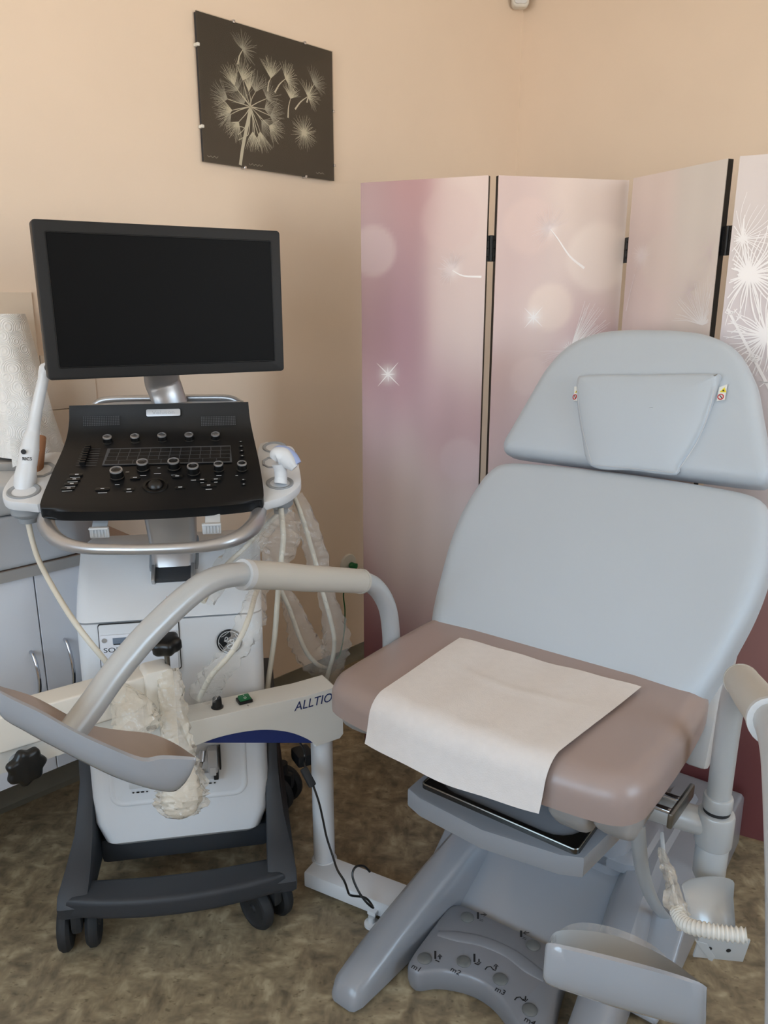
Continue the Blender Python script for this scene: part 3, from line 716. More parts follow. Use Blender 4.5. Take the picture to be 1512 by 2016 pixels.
bm = new(); q = fl(207, 1258); cyl(bm, MF @ V((*q, .011)), MF @ V((*q, .0145)), .0055, 16); obj('button', bm, 'edge_grey', pr_)
bm = new(); box(bm, (fl(232, 1265)[0], fl(232, 1265)[1], .0125), (.016, .003, .001), MF); obj('eject_mark', bm, 'ink', pr_, smooth=0)
bm = new(); q = fl(207, 1278); text(bm, 'SONY', .0165, MF @ Matrix.Translation((q[0] - .002, q[1], .0122)), .0003, align='LEFT', sx=1.35); obj('lettering', bm, 'ink', pr_, smooth=0)
# round emblem with script letters
q = fl(452, 1262); ME = MF @ Matrix.Translation((q[0], q[1], .002)); R_ = .031
bm = new(); lathe(bm, [(0, 0), (R_, 0), (R_, .003), (R_ - .002, .0045), (0, .0045)], ME, 40); em = obj('emblem', bm, 'black', U)
bm = new(); tube(bm, [ME @ V((.0265 * math.cos(i * PI / 12), .0265 * math.sin(i * PI / 12), .0048)) for i in range(24)], .0009, 6, 1, closed=True)
for s in range(4):
    aa = s * PI / 2 + .5; tube(bm, [ME @ V((r * math.cos(aa + d), r * math.sin(aa + d), .0048)) for r, d in ((.0255, -.5), (.022, -.2), (.021, .2), (.0235, .45))], .0006, 6)
E_ = [(-.013, .003), (-.008, .004), (-.004, .0085), (-.006, .0125), (-.0095, .011), (-.0105, .005), (-.007, .0005), (-.001, .002), (.004, .007)]
G_ = [(.0105, .004), (.005, .005), (.003, .0), (.006, -.003), (.010, .001), (.0095, -.006), (.006, -.013), (.001, -.0165), (-.004, -.0145), (-.005, -.0105), (.0, -.0075), (.008, -.005), (.0145, -.001)]
for Q in (E_, G_): tube(bm, [ME @ V((x, y, .005)) for x, y in Q], .0011, 6)
obj('emblem_script', bm, 'mark', em)
# orange label
a = fl(335, 1180); bm = new(); box(bm, (0, 0, 0), (.017, .010, .001), frame(at_p(335, 1178, ct(0, .165, .85), BX), AX, V((.3, 0, .8))), 0); obj('warning_sticker', bm, 'orange', U, smooth=0)
# column: hinged foot plate and lift arm
sl0, sl1 = ct(A0, .1865, .815), ct(A0, .287, .905)
MSl = frame(sl0, AX, sl1 - sl0)                      # sloping top of the body: y up the slope, z out of it
def slp(x, y): q = MSl.inverted() @ at_p(x, y, sl0, MSl.col[2].xyz); return (q.x, q.y)
xa, ya = slp(292, 1155); xb, yb = slp(392, 1092)
bm = new(); prism(bm, rrect(xb - xa, .15, .018, 4, (xa + xb) / 2, ya + .073), -.01, .004, MSl, .003); bay = obj('hinge_bay', bm, 'grey_plastic', U)
bm = new(); box(bm, ((xa + xb) / 2, ya + .03, .010), (.088, .05, .012), MSl, .004); obj('hinge_cover', bm, 'bumper', bay)
for s in (-1, 1):
    bm = new(); box(bm, ((xa + xb) / 2 + s * .047, ya + .024, .016), (.009, .045, .022), MSl, .003); obj('hinge_bracket', bm, 'silver', bay)
xc = A0 + (xa + xb) / 2; bm = new(); rings = []
pbase = FC.inverted() @ (MSl @ V(((xa + xb) / 2, ya + .045, .0)))
for f_, z_, hw, th in ((pbase.y - .016, pbase.z, .048, .02), (.235, .875, .052, .03), (.245, .93, .056, .035), (.225, 1.0, .060, .04), (.20, 1.06, .064, .045), (.205, 1.08, .066, .045)):
    rings.append([ct(xc + x, f_ + th + y, z_) for x, y in rrect(2 * hw, 2 * th, .018, 4)])
loft(bm, rings); obj('lift_column', bm, 'silver', U)
# console
def cpt_(u, t_): return None
CS = [(.13, 1.062), (.145, 1.075), (.25, 1.118), (.345, 1.16), (.385, 1.19), (.402, 1.225), (.41, 1.262)]   # side profile (b,z) of the top skin
HW = [.235, .247, .243, .234, .228, .223, .221]
def bowv(x, k): return -.03 * (1 - x * x) * max(0, 1 - k * .5)
bm = new(); top = []; N = 24
prof_ = spline([(b, z, h) for (b, z), h in zip(CS, HW)], 4)
rings = []
for k, p in enumerate(prof_):
    row = []
    for i in range(N + 1):
        x = 2 * i / N - 1; fb = max(0, 1 - k / 6.0)
        row.append(ct(A0 - .012 + x * p.z, p.x - .03 * (1 - x * x) * fb - .0 + (.012 * fb * fb * abs(x) ** 12), p.y))
    under = [q + V((0, 0, -.022)) + BX * .004 for q in reversed(row)]
    rings.append(row + under)
loft(bm, rings); obj('control_panel', bm, 'black', U, smooth=50)
# flat working plane of the console, used to seat knobs and marks
cA, cB = ct(A0 - .012, .145, 1.075), ct(A0 - .012, .345, 1.16)
MC = frame(cA, AX, cB - cA)
def cl(x, y): q = MC.inverted() @ at_p(x, y, cA, MC.col[2].xyz); return (q.x, q.y)
panel = bpy.data.objects['control_panel']
for i, (x, y, r, h) in enumerate([(213, 872, .0115, .018), (267, 870, .0115, .018), (320, 868, .0115, .018), (373, 867, .0115, .018), (425, 866, .0115, .018),
                     (231, 940, .0155, .022), (282, 924, .0145, .022), (343, 922, .0145, .022), (381, 932, .0145, .022), (431, 926, .012, .02), (477, 925, .012, .02)]):
    q = cl(x, y); M = MC @ Matrix.Translation((q[0], q[1], .001)); bm = new()
    lathe(bm, [(r + .0012, 0), (r + .0012, .003), (r, .004), (r * .97, h - .003)], M, 24); lathe(bm, [(r * .97, h - .003), (r * .93, h), (r * .74, h + .0006), (r * .72, h - .001)], M, 24, 1); lathe(bm, [(r * .72, h - .001), (.0001, h - .0012)], M, 24, 0)
    obj('control_knob', bm, ['knob_black', 'silver'], U)
# touch keyboard
q = [cl(x, y) for x, y in ((201, 917), (457, 911), (454, 878), (212, 884))]; bm = new()
prism(bm, q, .0006, .0016, MC); ku = (V((*q[1], 0)) - V((*q[0], 0))); kv = (V((*q[3], 0)) - V((*q[0], 0)))
kb = obj('keyboard', bm, 'faint', U, smooth=0)
bm = new()
def kp(u, v): a = V((*q[0], 0)).lerp(V((*q[1], 0)), u); b = V((*q[3], 0)).lerp(V((*q[2], 0)), u); r = a.lerp(b, v); return (r.x, r.y)
rows = [[.02, .13, .2, .33, .8, .86, .92, .98], None, None, None]
for r in range(4):
    n = 12 if r else 9
    for c in range(n):
        w = 1 / n; u0 = .012 + c * w * .976 + .002; u1 = u0 + w * .976 - .006; v0 = .06 + r * .225; v1 = v0 + .20
        prism(bm, [kp(u0 + .004 * r, v0), kp(u1 + .004 * r, v0), kp(u1 + .004 * r, v1), kp(u0 + .004 * r, v1)], .0016, .0019, MC, mi=0)
obj('keys', bm, 'black', kb, smooth=0)
# gain sliders
bm = new()
for i in range(8):
    x0, x1, y = 143 + i * 1.9, 190 + i * 1.2, 917 - i * 4.6; a, b = cl(x0 + 6, y), cl(x1, y - .5)
    stroke(bm, [a, b], .0022, .0022, .0012, MC, 0)
obj('slider_track', bm, 'faint', U, smooth=0)
for i in range(8):
    a = cl(163 + i * 1.6, 916 - i * 4.6); bm = new(); box(bm, (a[0], a[1], .006), (.014, .006, .010), MC, .002); obj('slider', bm, 'knob_black', U)
# buttons with marks
bm_m = new()
def button(x, y, w, h, mk=None):
    a = cl(x, y); bm = new(); prism(bm, rrect(w, h, min(w, h) * .4, 4, a[0], a[1]), .0005, .003, MC, .0008); obj('button', bm, 'knob_black', U)
    if mk:
        for dx, ww, hh in mk: box(bm_m, (a[0] + dx, a[1], .0032), (ww, hh, .0004), MC)
for x, y in ((150, 936), (145, 945), (140, 954), (134, 963)):
    button(x, y, .03, .009, [(.002, .008, .003)]); a = cl(x - 2, y + 4.5); box(bm_m, (a[0], a[1], .0012), (.022, .0012, .0004), MC)
for x, y in ((473, 862), (474, 871), (475, 880), (476, 889), (477, 899), (479, 946), (480, 955)): button(x, y, .012, .007, [(0, .004, .0015)])
button(202, 964, .032, .012, [(0, .008, .0025)]); button(411, 957, .035, .011, [(0, .008, .003)])
for x, y in ((254, 965), (266, 942), (355, 961), (349, 939), (398, 946), (425, 945)): button(x, y, .024, .010, [(0, .009, .0025)])
for x, y, w in ((202, 971, .02), (310, 933, .016), (313, 922, .006), (411, 964, .014), (254, 969, .012), (251, 930, .008), (161, 873, .01), (398, 951, .008), (425, 950, .008), (231, 955, .01), (282, 937, .014), (343, 936, .014), (381, 946, .012), (431, 937, .012), (466, 937, .006)):
    a = cl(x, y); box(bm_m, (a[0], a[1], .0012), (w, .0014, .0004), MC)
obj('panel_markings', bm_m, 'mark', U, smooth=0)
bm = new(); a = cl(306, 957); lathe(bm, [(.029, 0), (.028, .003), (.022, .003), (.021, .0)], MC @ Matrix.Translation((a[0], a[1], .001)), 32); ball(bm, MC @ V((a[0], a[1], -.003)), .019); obj('trackball', bm, 'knob_black', U)
# speaker grilles and name plate on the raised back of the console
sA, sB = ct(A0 - .012, .385, 1.19), ct(A0 - .012, .41, 1.262); MSp = frame(sA, AX, sB - sA)
def sl(x, y): q = MSp.inverted() @ at_p(x, y, sA, MSp.col[2].xyz); return (q.x, q.y)
for cx in (200, 430):
    bm = new(); c = sl(cx, 829)
    for i in range(21):
        for j in range(6): box(bm, (c[0] + (i - 10) * .0042, c[1] + (j - 2.5) * .0042, .0032), (.0024, .0024, .0006), MSp)
    obj('speaker_grille', bm, 'faint', U, smooth=0)
bm = new(); c = sl(322, 813); prism(bm, rrect(.084, .0185, .004, 4, c[0], c[1]), .001, .0055, MSp, .001); np_ = obj('name_plate', bm, 'plate', U)
bm = new(); text(bm, 'Voluson', .013, MSp @ Matrix.Translation((c[0], c[1], .0057)), .0002, sx=1.3); obj('lettering', bm, 'plate_text', np_, smooth=0)
# grey top shelf behind the console, rear handle
bm = new(); prism(bm, [(A0 - .225, .425), (A0 + .20, .425), (A0 + .19, .50), (A0 + .1, .54), (A0 - .12, .54), (A0 - .21, .50)], 1.23, 1.255, FC, .008, 3); obj('top_shelf', bm, 'silver', U)
bm = new(); q = [at_s(x, y, 2.08) for x, y in ((186, 797), (205, 788), (250, 785), (320, 784), (395, 783), (450, 784), (476, 795))]; tube(bm, q, .0095, 12); obj('rear_handle', bm, 'silver', U)
# monitor on its neck
mY = math.radians(29.0); MX = V((math.cos(mY), math.sin(mY), 0)); m0 = EYE + ray(60, 430) * (1.735 / ray(60, 430).y)
MZ = V((0, 0, 1)); MM = frame(m0, MX, MZ)            # x right, y up, z towards viewer (x cross y)
if MM.col[2].y > 0: pass
MW, MH = .566, .342
bm = new(); prism(bm, rrect(MW, MH, .008, 4, MW / 2, -MH / 2), -.045, 0, MM, .004, 2)
prism(bm, rrect(MW * .7, MH * .7, .02, 4, MW / 2, -MH / 2), -.07, -.044, MM, .01, 2); mon = obj('monitor', bm, 'monitor_black', U)
bm = new(); o = [V((x, y, .0)) for x, y in rrect(MW - .05, MH - .052, .003, 3, MW / 2, -MH / 2 + .001)]
t_ = new(); loft(t_, [[p + V((0, 0, .0004)) for p in inset(list(o), -.0015)], [p + V((0, 0, .0022)) for p in o], [p + V((0, 0, .0022)) for p in inset(list(o), .001)], [p + V((0, 0, .0003)) for p in inset(list(o), .002)]], cap=False); put(bm, t_, MM)
obj('screen_bezel', bm, 'black', mon, smooth=0)
bm = new(); prism(bm, rrect(MW - .054, MH - .056, .002, 2, MW / 2, -MH / 2 + .001), .0002, .0008, MM); obj('display', bm, 'screen_black', mon, smooth=0)
bm = new(); a, b = at_s(340, 795, 2.04), MM @ V((MW / 2 + .0, -MH * .62, -.055)); mid = at_s(318, 735, 2.0)
tube(bm, [a - V((0, 0, .02)), at_s(326, 768, 2.03), mid, b + V((0, 0, .0)) - MM.col[2].xyz * .02], 1.0, 20, sq=(.020, .046, MX)); obj('monitor_neck', bm, 'silver', U)
bm = new(); lathe(bm, [(.06, 0), (.058, .008), (.045, .011), (0, .011)], Matrix.Translation(at_s(330, 795, 2.04) - V((0, 0, .018))), 32); obj('neck_collar', bm, 'silver', U)
# front handle loop
H1 = [(100, 990, 1.86), (93, 1014, 1.78), (92, 1036, 1.72), (115, 1064, 1.66), (165, 1079, 1.63), (240, 1082, 1.615), (310, 1081, 1.615), (400, 1076, 1.63), (460, 1062, 1.66), (497, 1038, 1.72), (509, 1012, 1.80), (508, 985, 1.90)]
bm = new(); tube(bm, [at_s(*p) for p in H1], [1.3, 1.5, 1.55, 1.3, 1.0, .95, .95, 1.0, 1.25, 1.5, 1.5, 1.3], 16, sq=(.0125, .0125, (0, 0, 1))); obj('front_handle', bm, 'silver', U)
for x0, y0, x1, y1 in ((200, 1015, 196, 1048), (419, 1008, 417, 1040)):
    bm = new(); c0, c1 = at_s(x0, y0, 1.76), at_s(x1, y1, 1.72)
    M = frame(c0, AX, c1 - c0); L = (c1 - c0).length; box(bm, (0, L * .4, 0), (.034, L * .9, .005), M, .002); M2 = frame(c1, AX, V((0, 0, 1)))
    box(bm, (0, 0, .0), (.042, .026, .008), M2, .003)
    for i in range(5): box(bm, (-.014 + i * .007, -.001, .0045), (.004, .018, .003), M2, .001)
    box(bm, (0, .011, .006), (.042, .005, .014), M2, .002)
    obj('cable_hook', bm, 'grey_light', U)
# probe holders on both sides
def holder(pts, holes, side):
    zf, zb = (.2, 1.07), (.5, 1.155); h0 = ct(0, *zf); hd = ct(0, *zb) - h0; M = frame(h0, AX, hd)
    hp = lambda x, y: (lambda q: (q.x, q.y))(M.inverted() @ at_p(x, y, h0, M.col[2].xyz))
    bm = new(); o = spline([(*hp(x, y), 0) for x, y in pts], 3, True); prism(bm, [(p.x, p.y) for p in o], -.024, 0, M, .005, 2); h = obj('probe_holder', bm, 'white', U)
    for kind, x, y, rw, cup in holes:
        c = hp(x, y); bm = new(); r = rw
        seg = 8 if kind == 'oct' else 32
        lathe(bm, [(r, -.004), (r, .0015), (r * .93, .003), (r * .72, .001), (r * .62, -.012), (.001, -.012)], M @ Matrix.Translation((c[0], c[1], 0)) @ Matrix.Diagonal((1, 1.25 if kind == 'oct' else 1, 1, 1)) @ Matrix.Rotation(PI / 8, 4, 'Z'), seg)
        lathe(bm, [(r * .6, -.0115), (.001, -.0112)], M @ Matrix.Translation((c[0], c[1], 0)), 24, 1)
        cp = obj('holder_ring', bm, ['grey_plastic', 'ink'], h)
        if cup:
            bm = new(); w = M @ V((c[0], c[1], -.02)); lathe(bm, [(r * .99, .0), (r * .93, -.035), (r * .75, -.042), (r * .55, -.046), (r * .5, -.058), (0, -.058)], Matrix.Translation(w), 32); obj('holder_cup', bm, 'grey_plastic', h)
    return M, hp
ML, hpl = holder([(4, 968), (12, 985), (50, 990), (82, 990), (92, 960), (110, 925), (128, 893), (100, 890), (75, 898), (45, 915), (20, 940)], [('ring', 47, 967, .038, 1), ('oct', 82, 925, .034, 0)], -1)
MR, hpr = holder([(512, 985), (535, 985), (565, 975), (590, 955), (592, 935), (585, 900), (577, 880), (560, 876), (512, 872), (508, 930)], [('ring', 551, 951, .034, 1), ('oct', 535, 911, .026, 0), ('ring', 541, 881, .033, 0)], 1)

# things in the holders
pb = thing('ultrasound_probe', at_s(48, 968, 1.82), 'long slim white wand probe standing in the left holder', 'ultrasound probe')
sP = 1.82
def pxr(l): return [at_s(x, y, s) for x, y, s, r in l], [r * sP / FPX for x, y, s, r in l]
P, R = pxr([(46, 985, 1.82, 17), (48, 965, 1.82, 20), (50, 940, 1.82, 21), (52, 925, 1.82, 19), (55, 908, 1.82, 17)]); bm = new(); tube(bm, P, R, 24); obj('grip', bm, 'white', pb)
P, R = pxr([(54, 914, 1.82, 18), (59, 882, 1.82, 17.5)]); bm = new(); tube(bm, P, R, 28, 1); co = obj('collar', bm, 'white', pb)
P, R = pxr([(59, 884, 1.82, 17), (62, 862, 1.82, 15), (66, 845, 1.82, 12), (71, 815, 1.81, 11), (78, 780, 1.805, 10.5), (85, 748, 1.80, 10), (88, 735, 1.80, 12), (91, 725, 1.798, 13), (92, 718, 1.798, 10), (92, 715, 1.798, 4)]); bm = new(); tube(bm, P, R, 24); obj('shaft', bm, 'white', pb)
bm = new(); ball(bm, at_s(93, 727, 1.795), .0165, n=24, sc=(.85, .7, 1.0)); obj('tip', bm, 'white', pb)
bm = new(); ball(bm, at_s(96, 724, 1.787), .0128, n=24, sc=(.75, .7, .85)); obj('scan_window', bm, 'rubber', pb)
Ml = frame(at_s(57, 896, 1.82 - .0225), V((1, .12, -.05)), V((.16, 0, 1))); bm = new()
text(bm, 'RIC5', .011, Ml @ Matrix.Translation((-.004, -.009, .0016)), .0006); lathe(bm, [(.006, .001), (.006, .0024)], Ml @ Matrix.Translation((-.011, .008, 0)), 16); obj('lettering', bm, 'ink', co, smooth=0)
bm = new(); tube(bm, [at_s(x, y, s) for x, y, s in ((52, 1010, 1.82), (56, 1030, 1.81), (63, 1062, 1.79), (75, 1100, 1.75), (95, 1140, 1.69), (118, 1180, 1.645), (145, 1222, 1.60), (175, 1262, 1.585), (205, 1298, 1.6), (228, 1330, 1.64), (250, 1380, 1.66))], [.0075, .0068] + [.0062] * 9, 12); obj('cord', bm, 'cord', pb)
ob = new(); cyl(ob, at_s(72, 935, 1.885), at_s(79, 860, 1.92), .0145, 20, .002)
tag(obj('cardboard_tube', ob, 'card'), 'brown tube standing in the left probe holder behind the white wand', 'tube')
pc_ = thing('ultrasound_probe', at_s(552, 950, 1.87), 'white T-shaped convex probe with a blue-grey face in the right holder', 'ultrasound probe')
P = [at_s(x, y, s) for x, y, s in ((552, 952, 1.87), (553, 940, 1.87), (552, 925, 1.865), (550, 912, 1.86))]; bm = new(); tube(bm, P, [.0165, .0155, .0155, .019], 20); obj('grip', bm, 'white', pc_)
bm = new(); P = [at_s(x, y, s) for x, y, s in ((538, 905, 1.855), (545, 897, 1.855), (558, 899, 1.855), (570, 911, 1.855), (580, 922, 1.855))]; tube(bm, P, [.010, .0205, .0225, .0185, .010], 20); obj('head', bm, 'white', pc_)
bm = new(); P = [at_s(x, y, s) for x, y, s in ((537, 893, 1.86), (548, 887, 1.86), (562, 889, 1.86), (576, 900, 1.86), (585, 914, 1.86))]; tube(bm, P, [.009, .0125, .0135, .0135, .012], 18); obj('scan_face', bm, 'lens_blue', pc_)
def film(bm, P, R, amp, n=14, seed=1, k=5):
    rnd = random.Random(seed); Q = spline(P, k); rings = []; m = len(P)
    up = V((.3, -1, .2)).normalized()
    for i, p in enumerate(Q):
        f = i / k; j = min(int(f), m - 2); r = R[j] + (R[j + 1] - R[j]) * (f - j); d = (Q[min(i + 1, len(Q) - 1)] - Q[max(i - 1, 0)]).normalized()
        s = d.cross(up).normalized(); u2 = s.cross(d)
        rings.append([p + (s * math.cos(2 * PI * a / n) * 1.25 + u2 * math.sin(2 * PI * a / n) * .6) * r * (1 + amp * rnd.uniform(-1, 1)) for a in range(n)])
    return loft(bm, rings, cap=False)
bm = new(); C_ = [at_s(x, y, s) for x, y, s in ((553, 1000, 1.875), (556, 1030, 1.88), (558, 1060, 1.88), (554, 1100, 1.89), (549, 1150, 1.90), (545, 1200, 1.92), (541, 1250, 1.94), (535, 1295, 1.96), (528, 1345, 1.97), (524, 1400, 1.97))]
tube(bm, C_, .0068, 12); obj('cord', bm, 'cord', pc_)
bm = new(); film(bm, [p + V((-.012, .01, 0)) for p in C_[0:5]], [.018, .04, .045, .03, .02], .18, 16, 3); tag(obj('plastic_sleeve', bm, 'film', smooth=0), 'clear plastic sleeve around the top of the straight cable below the right holder', 'plastic sleeve')
def cable(pts, label, fr, seed, amp=.2):
    t = thing('wrapped_cable', at_s(*pts[-1]), label, 'cable', 'film-wrapped cables hanging from the ultrasound machine'); P = [at_s(*p) for p in pts]
    bm = new(); tube(bm, P, .0062, 10); obj('wire', bm, 'cord', t); bm = new(); film(bm, [p + V((.006, .008, 0)) for p in P], fr, amp, 16, seed); obj('film_wrap', bm, 'film', t, smooth=35)
cable([(578, 975, 2.0), (592, 1010, 2.0), (608, 1060, 2.02), (622, 1110, 2.04), (634, 1160, 2.06), (648, 1210, 2.08), (658, 1255, 2.1), (656, 1290, 2.12), (648, 1318, 2.14), (640, 1350, 2.16)],
      'film-wrapped white cable hanging right of the machine, its bend nearest the screen', [.012, .018, .022, .024, .016, .022, .032, .03, .026, .02], 5)
cable([(552, 1160, 2.02), (566, 1190, 2.04), (578, 1222, 2.06), (590, 1255, 2.08), (604, 1285, 2.1), (625, 1308, 2.12), (648, 1318, 2.2)],
      'film-wrapped white cable looping low between the machine and the wrapped bend', [.012, .018, .022, .03, .034, .03, .022], 9)
cable([(566, 995, 1.97), (540, 1018, 1.95), (512, 1046, 1.93), (480, 1080, 1.9), (450, 1108, 1.87), (425, 1140, 1.8), (400, 1185, 1.74)],
      'film-wrapped white cable slanting down left from the right holder behind the handle', [.01, .014, .022, .026, .026, .02, .016], 13)
cable([(530, 1110, 1.86), (505, 1165, 1.75), (492, 1210, 1.66), (476, 1250, 1.63), (452, 1290, 1.62), (420, 1325, 1.64), (404, 1352, 1.68), (392, 1376, 1.72)],
      'film-wrapped white cable crossing the round black emblem', [.012, .017, .024, .024, .018, .022, .026, .024], 17, .22)
# ------------------------------------------------------------------ examination chair
WV, DV = V((.8, -.6, 0)), V((.6, .8, 0))
CW0 = -.03
CO = V((.153, 1.22, 0)) + WV * CW0
def ch(w, d, z): return CO + WV * w + DV * d + V((0, 0, z))     # w from the chair's middle (to its left), d to its back
FH = frame(CO, WV, DV)
def ch_z(x, y, z): q = FH.inverted() @ at_z(x, y, z); return (q.x, q.y)
def on_w(x, y, w): return at_p(x, y, ch(w, 0, 0), WV)
def on_d(x, y, d): return at_p(x, y, ch(0, d, 0), DV)
G = thing('examination_chair', ch(0, .5, 0), 'grey gynaecology examination chair with reclined back and leg supports', 'examination chair')
# seat
bm = new()
seat = [(-.335, .10), (-.325, .04), (-.285, .005), (-.15, -.012), (0, -.016), (.15, -.012), (.285, .005), (.325, .04), (.335, .10), (.338, .3), (.325, .46), (.28, .50), (0, .50), (-.28, .50), (-.325, .46), (-.338, .3)]
cushion(bm, seat, .078, .045, .006, FH @ Matrix.Translation((0, 0, .686)), n=140, under=.03)
obj('seat', bm, 'leather_taupe', G, smooth=60)
# lower back
def plane_d(d0, z0, dy, dz):
    return frame(ch(0, d0, z0), WV, DV * dy + V((0, 0, dz)))
MB_ = plane_d(.36, .735, .365, .368)
half = [(.0, .0), (.20, .0), (.285, .008), (.318, .035), (.338, .10), (.352, .17), (.368, .26), (.374, .35), (.366, .43), (.35, .49), (.31, .528), (.20, .54), (0, .545)]
lo = half + [(-x, y) for x, y in reversed(half[1:-1])]
bm = new(); cushion(bm, lo, .085, .04, .004, MB_ @ Matrix.Translation((0, 0, -.083)), n=150, under=.025); obj('backrest', bm, 'leather', G, smooth=60)
# head section
MHd = plane_d(.74, 1.118, .14, .334)
half = [(0, .003), (.2, .003), (.30, .004), (.325, .012), (.332, .04), (.318, .08), (.288, .165), (.256, .25), (.205, .318), (.135, .352), (.06, .362), (0, .363)]
hd = half + [(-x, y) for x, y in reversed(half[1:-1])]
bm = new(); cushion(bm, hd, .07, .03, .003, MHd @ Matrix.Translation((0, 0, -.066)), n=150, under=.025); obj('headrest', bm, 'leather', G, smooth=60)
def hp_(x, y): q = MHd.inverted() @ at_p(x, y, MHd.translation, MHd.col[2].xyz); return (q.x, q.y)
pil = [hp_(x, y) for x, y in ((1165, 918), (1248, 927), (1330, 936), (1342, 915), (1375, 868), (1402, 808), (1418, 755), (1412, 742), (1285, 743), (1160, 744), (1142, 756), (1141, 800), (1148, 855))]
bm = new(); o = spline([(x, y, 0) for x, y in pil], 5, True); P = resample([(p.x, p.y) for p in o], 90)
if sum(P[i].x * P[(i + 1) % 90].y - P[(i + 1) % 90].x * P[i].y for i in range(90)) < 0: P.reverse()
c = sum(P, V()) / 90
def ph(p): return .010 + .022 * smoothstep(.0, .24, p.y)
rings = [[V((p.x, p.y, .002)) for p in P], [V((p.x, p.y, ph(p) * .6)) for p in P], [V((p.x, p.y, ph(p))) for p in inset(P, .004)], [V((p.x, p.y, ph(p) + .003)) for p in inset(P, .012)]]
for q in (.8, .6, .4, .2): rings.append([c + (p - c) * q + V((0, 0, ph(c + (p - c) * q) + .003 + .004 * (1 - q * q) - 0 * c.z)) for p in [V((r.x, r.y, 0)) for r in rings[3]]])
loft(bm, rings); t2 = new(); put(bm, t2); bmesh.ops.transform(bm, matrix=MHd, verts=bm.verts)
pil_o = obj('head_pillow', bm, 'leather', G, smooth=70)
bm = new()                                           # stitched seams of the pillow
for line in (((1335, 932), (1372, 880), (1398, 825), (1412, 770)), ((1168, 914), (1152, 850), (1146, 795), (1147, 765)), ((1168, 917), (1250, 925), (1328, 933))):
    pts = [hp_(*p) for p in line]; tube(bm, [MHd @ V((x, y, ph(V((x, y, 0))) + .0025)) for x, y in pts], .0008, 6)
obj('seam', bm, 'grey_light', pil_o)
for sgn, pts in ((1, ((1418, 766), (1434, 760), (1429, 790), (1413, 793))), (-1, ((1134, 764), (1142, 764), (1140, 792), (1133, 792)))):
    q = [V((*hp_(x, y), .014)) for x, y in pts]; bm = new(); prism(bm, [(p.x, p.y) for p in q], .012, .013, MHd)
    cx, cy = sum(p.x for p in q) / 4, sum(p.y for p in q) / 4; w = abs(q[1].x - q[0].x); s = min(1, w / .015)
    prism(bm, [(cx - .0075 * s + .002, cy + .002), (cx + .0075 * s + .002, cy + .002), (cx + .003, cy + .014)], .013, .0134, MHd, mi=1)
    prism(bm, [(cx - .003 * s + .002, cy + .004), (cx + .003 * s + .002, cy + .004), (cx + .002, cy + .009)], .0134, .0138, MHd, mi=2)
    tube(bm, [MHd @ V((cx - .001 + .006 * s * math.cos(i * PI / 8), cy - .009 + .006 * math.sin(i * PI / 8), .0134)) for i in range(16)], .0012, 5, 1, mi=3, closed=True)
    stroke(bm, [(cx - .004 * s, cy - .005), (cx + .003 * s, cy - .013)], .0018, .0018, .0138, MHd, 2)
    obj('care_tag', bm, ['frame_white', 'yellow', 'ink', 'red'], pil_o, smooth=0)
# back supports behind the pads
bm = new(); box(bm, (0, .27, -.10), (.40, .44, .04), MB_, .012); obj('back_shell', bm, 'chair_paint', G)
bm = new(); box(bm, (0, .16, -.08), (.30, .24, .03), MHd, .01); obj('head_shell', bm, 'chair_paint', G)
for s in (-1, 1):
    bm = new(); pts = [(.40, .60), (.44, .58), (.50, .62), (.55, .70), (.60, .80), (.57, .82), (.50, .76), (.44, .70)]
    M = frame(ch(s * .325, 0, 0), DV, V((0, 0, 1))); prism(bm, pts, -.02, .02, M, .008, 2, vert=True); obj('side_bracket', bm, 'grey_light', G)
# housing under the seat: two cheeks and a cross plate
for s in (-1, 1):
    bm = new(); pts = [(.035, .69), (.04, .635), (.07, .60), (.40, .60), (.42, .69)]
    M = frame(ch(0, 0, 0), DV, V((0, 0, 1)))
    prism(bm, pts, s * .165, s * .242, M, .02, 3, vert=True); obj('seat_housing', bm, 'housing', G)
    bm = new(); pts = [(.035, .69), (.045, .64), (.08, .612), (.42, .612), (.43, .69)]
    prism(bm, pts, s * .246, s * .315, M, .022, 3, vert=True); obj('seat_housing', bm, 'housing', G)
bm = new(); box(bm, (0, .27, .655), (.36, .38, .05), FH, .01); obj('seat_frame', bm, 'housing', G)
# pull-out tray with steel basin
bm = new(); T_ = [ch_z(x, y, .5) for x, y in ((795, 1558), (1148, 1692))]
w0, w1 = T_[0][0], T_[1][0]; df = .10
pts = [(w0 - .003, .42), (w0, df + .012), (w0 + .04, df - .002), ((w0 + w1) / 2, df - .012), (w1 - .04, df + .014), (w1, df + .034), (w1 + .035, .42)]
prism(bm, pts, .454, .5, FH, .006, 2); obj('tray', bm, 'chair_paint', G)
bm = new(); bw0, bw1 = w0 + .02, w1 - .012
oo = [V((x, y, .504)) for x, y in rrect(bw1 - bw0, .24, .012, 5, (bw0 + bw1) / 2, df + .15)]
ii = [V((x, y, .508)) for x, y in rrect(bw1 - bw0 - .035, .205, .06, 5, (bw0 + bw1) / 2, df + .15)]
i2 = [V((x, y, .478)) for x, y in rrect(bw1 - bw0 - .075, .165, .05, 5, (bw0 + bw1) / 2, df + .15)]
lo_ = [V((p.x, p.y, .4995)) for p in oo]; rim = [V((p.x * .999, p.y, .509)) for p in oo]
loft(bm, [[FH @ p for p in r] for r in (lo_, oo, rim, ii, i2)], cap=False); t_ = new(); t_.faces.new([t_.verts.new(FH @ p) for p in i2]); put(bm, t_)
ba = obj('basin', bm, 'basin', G, smooth=30)
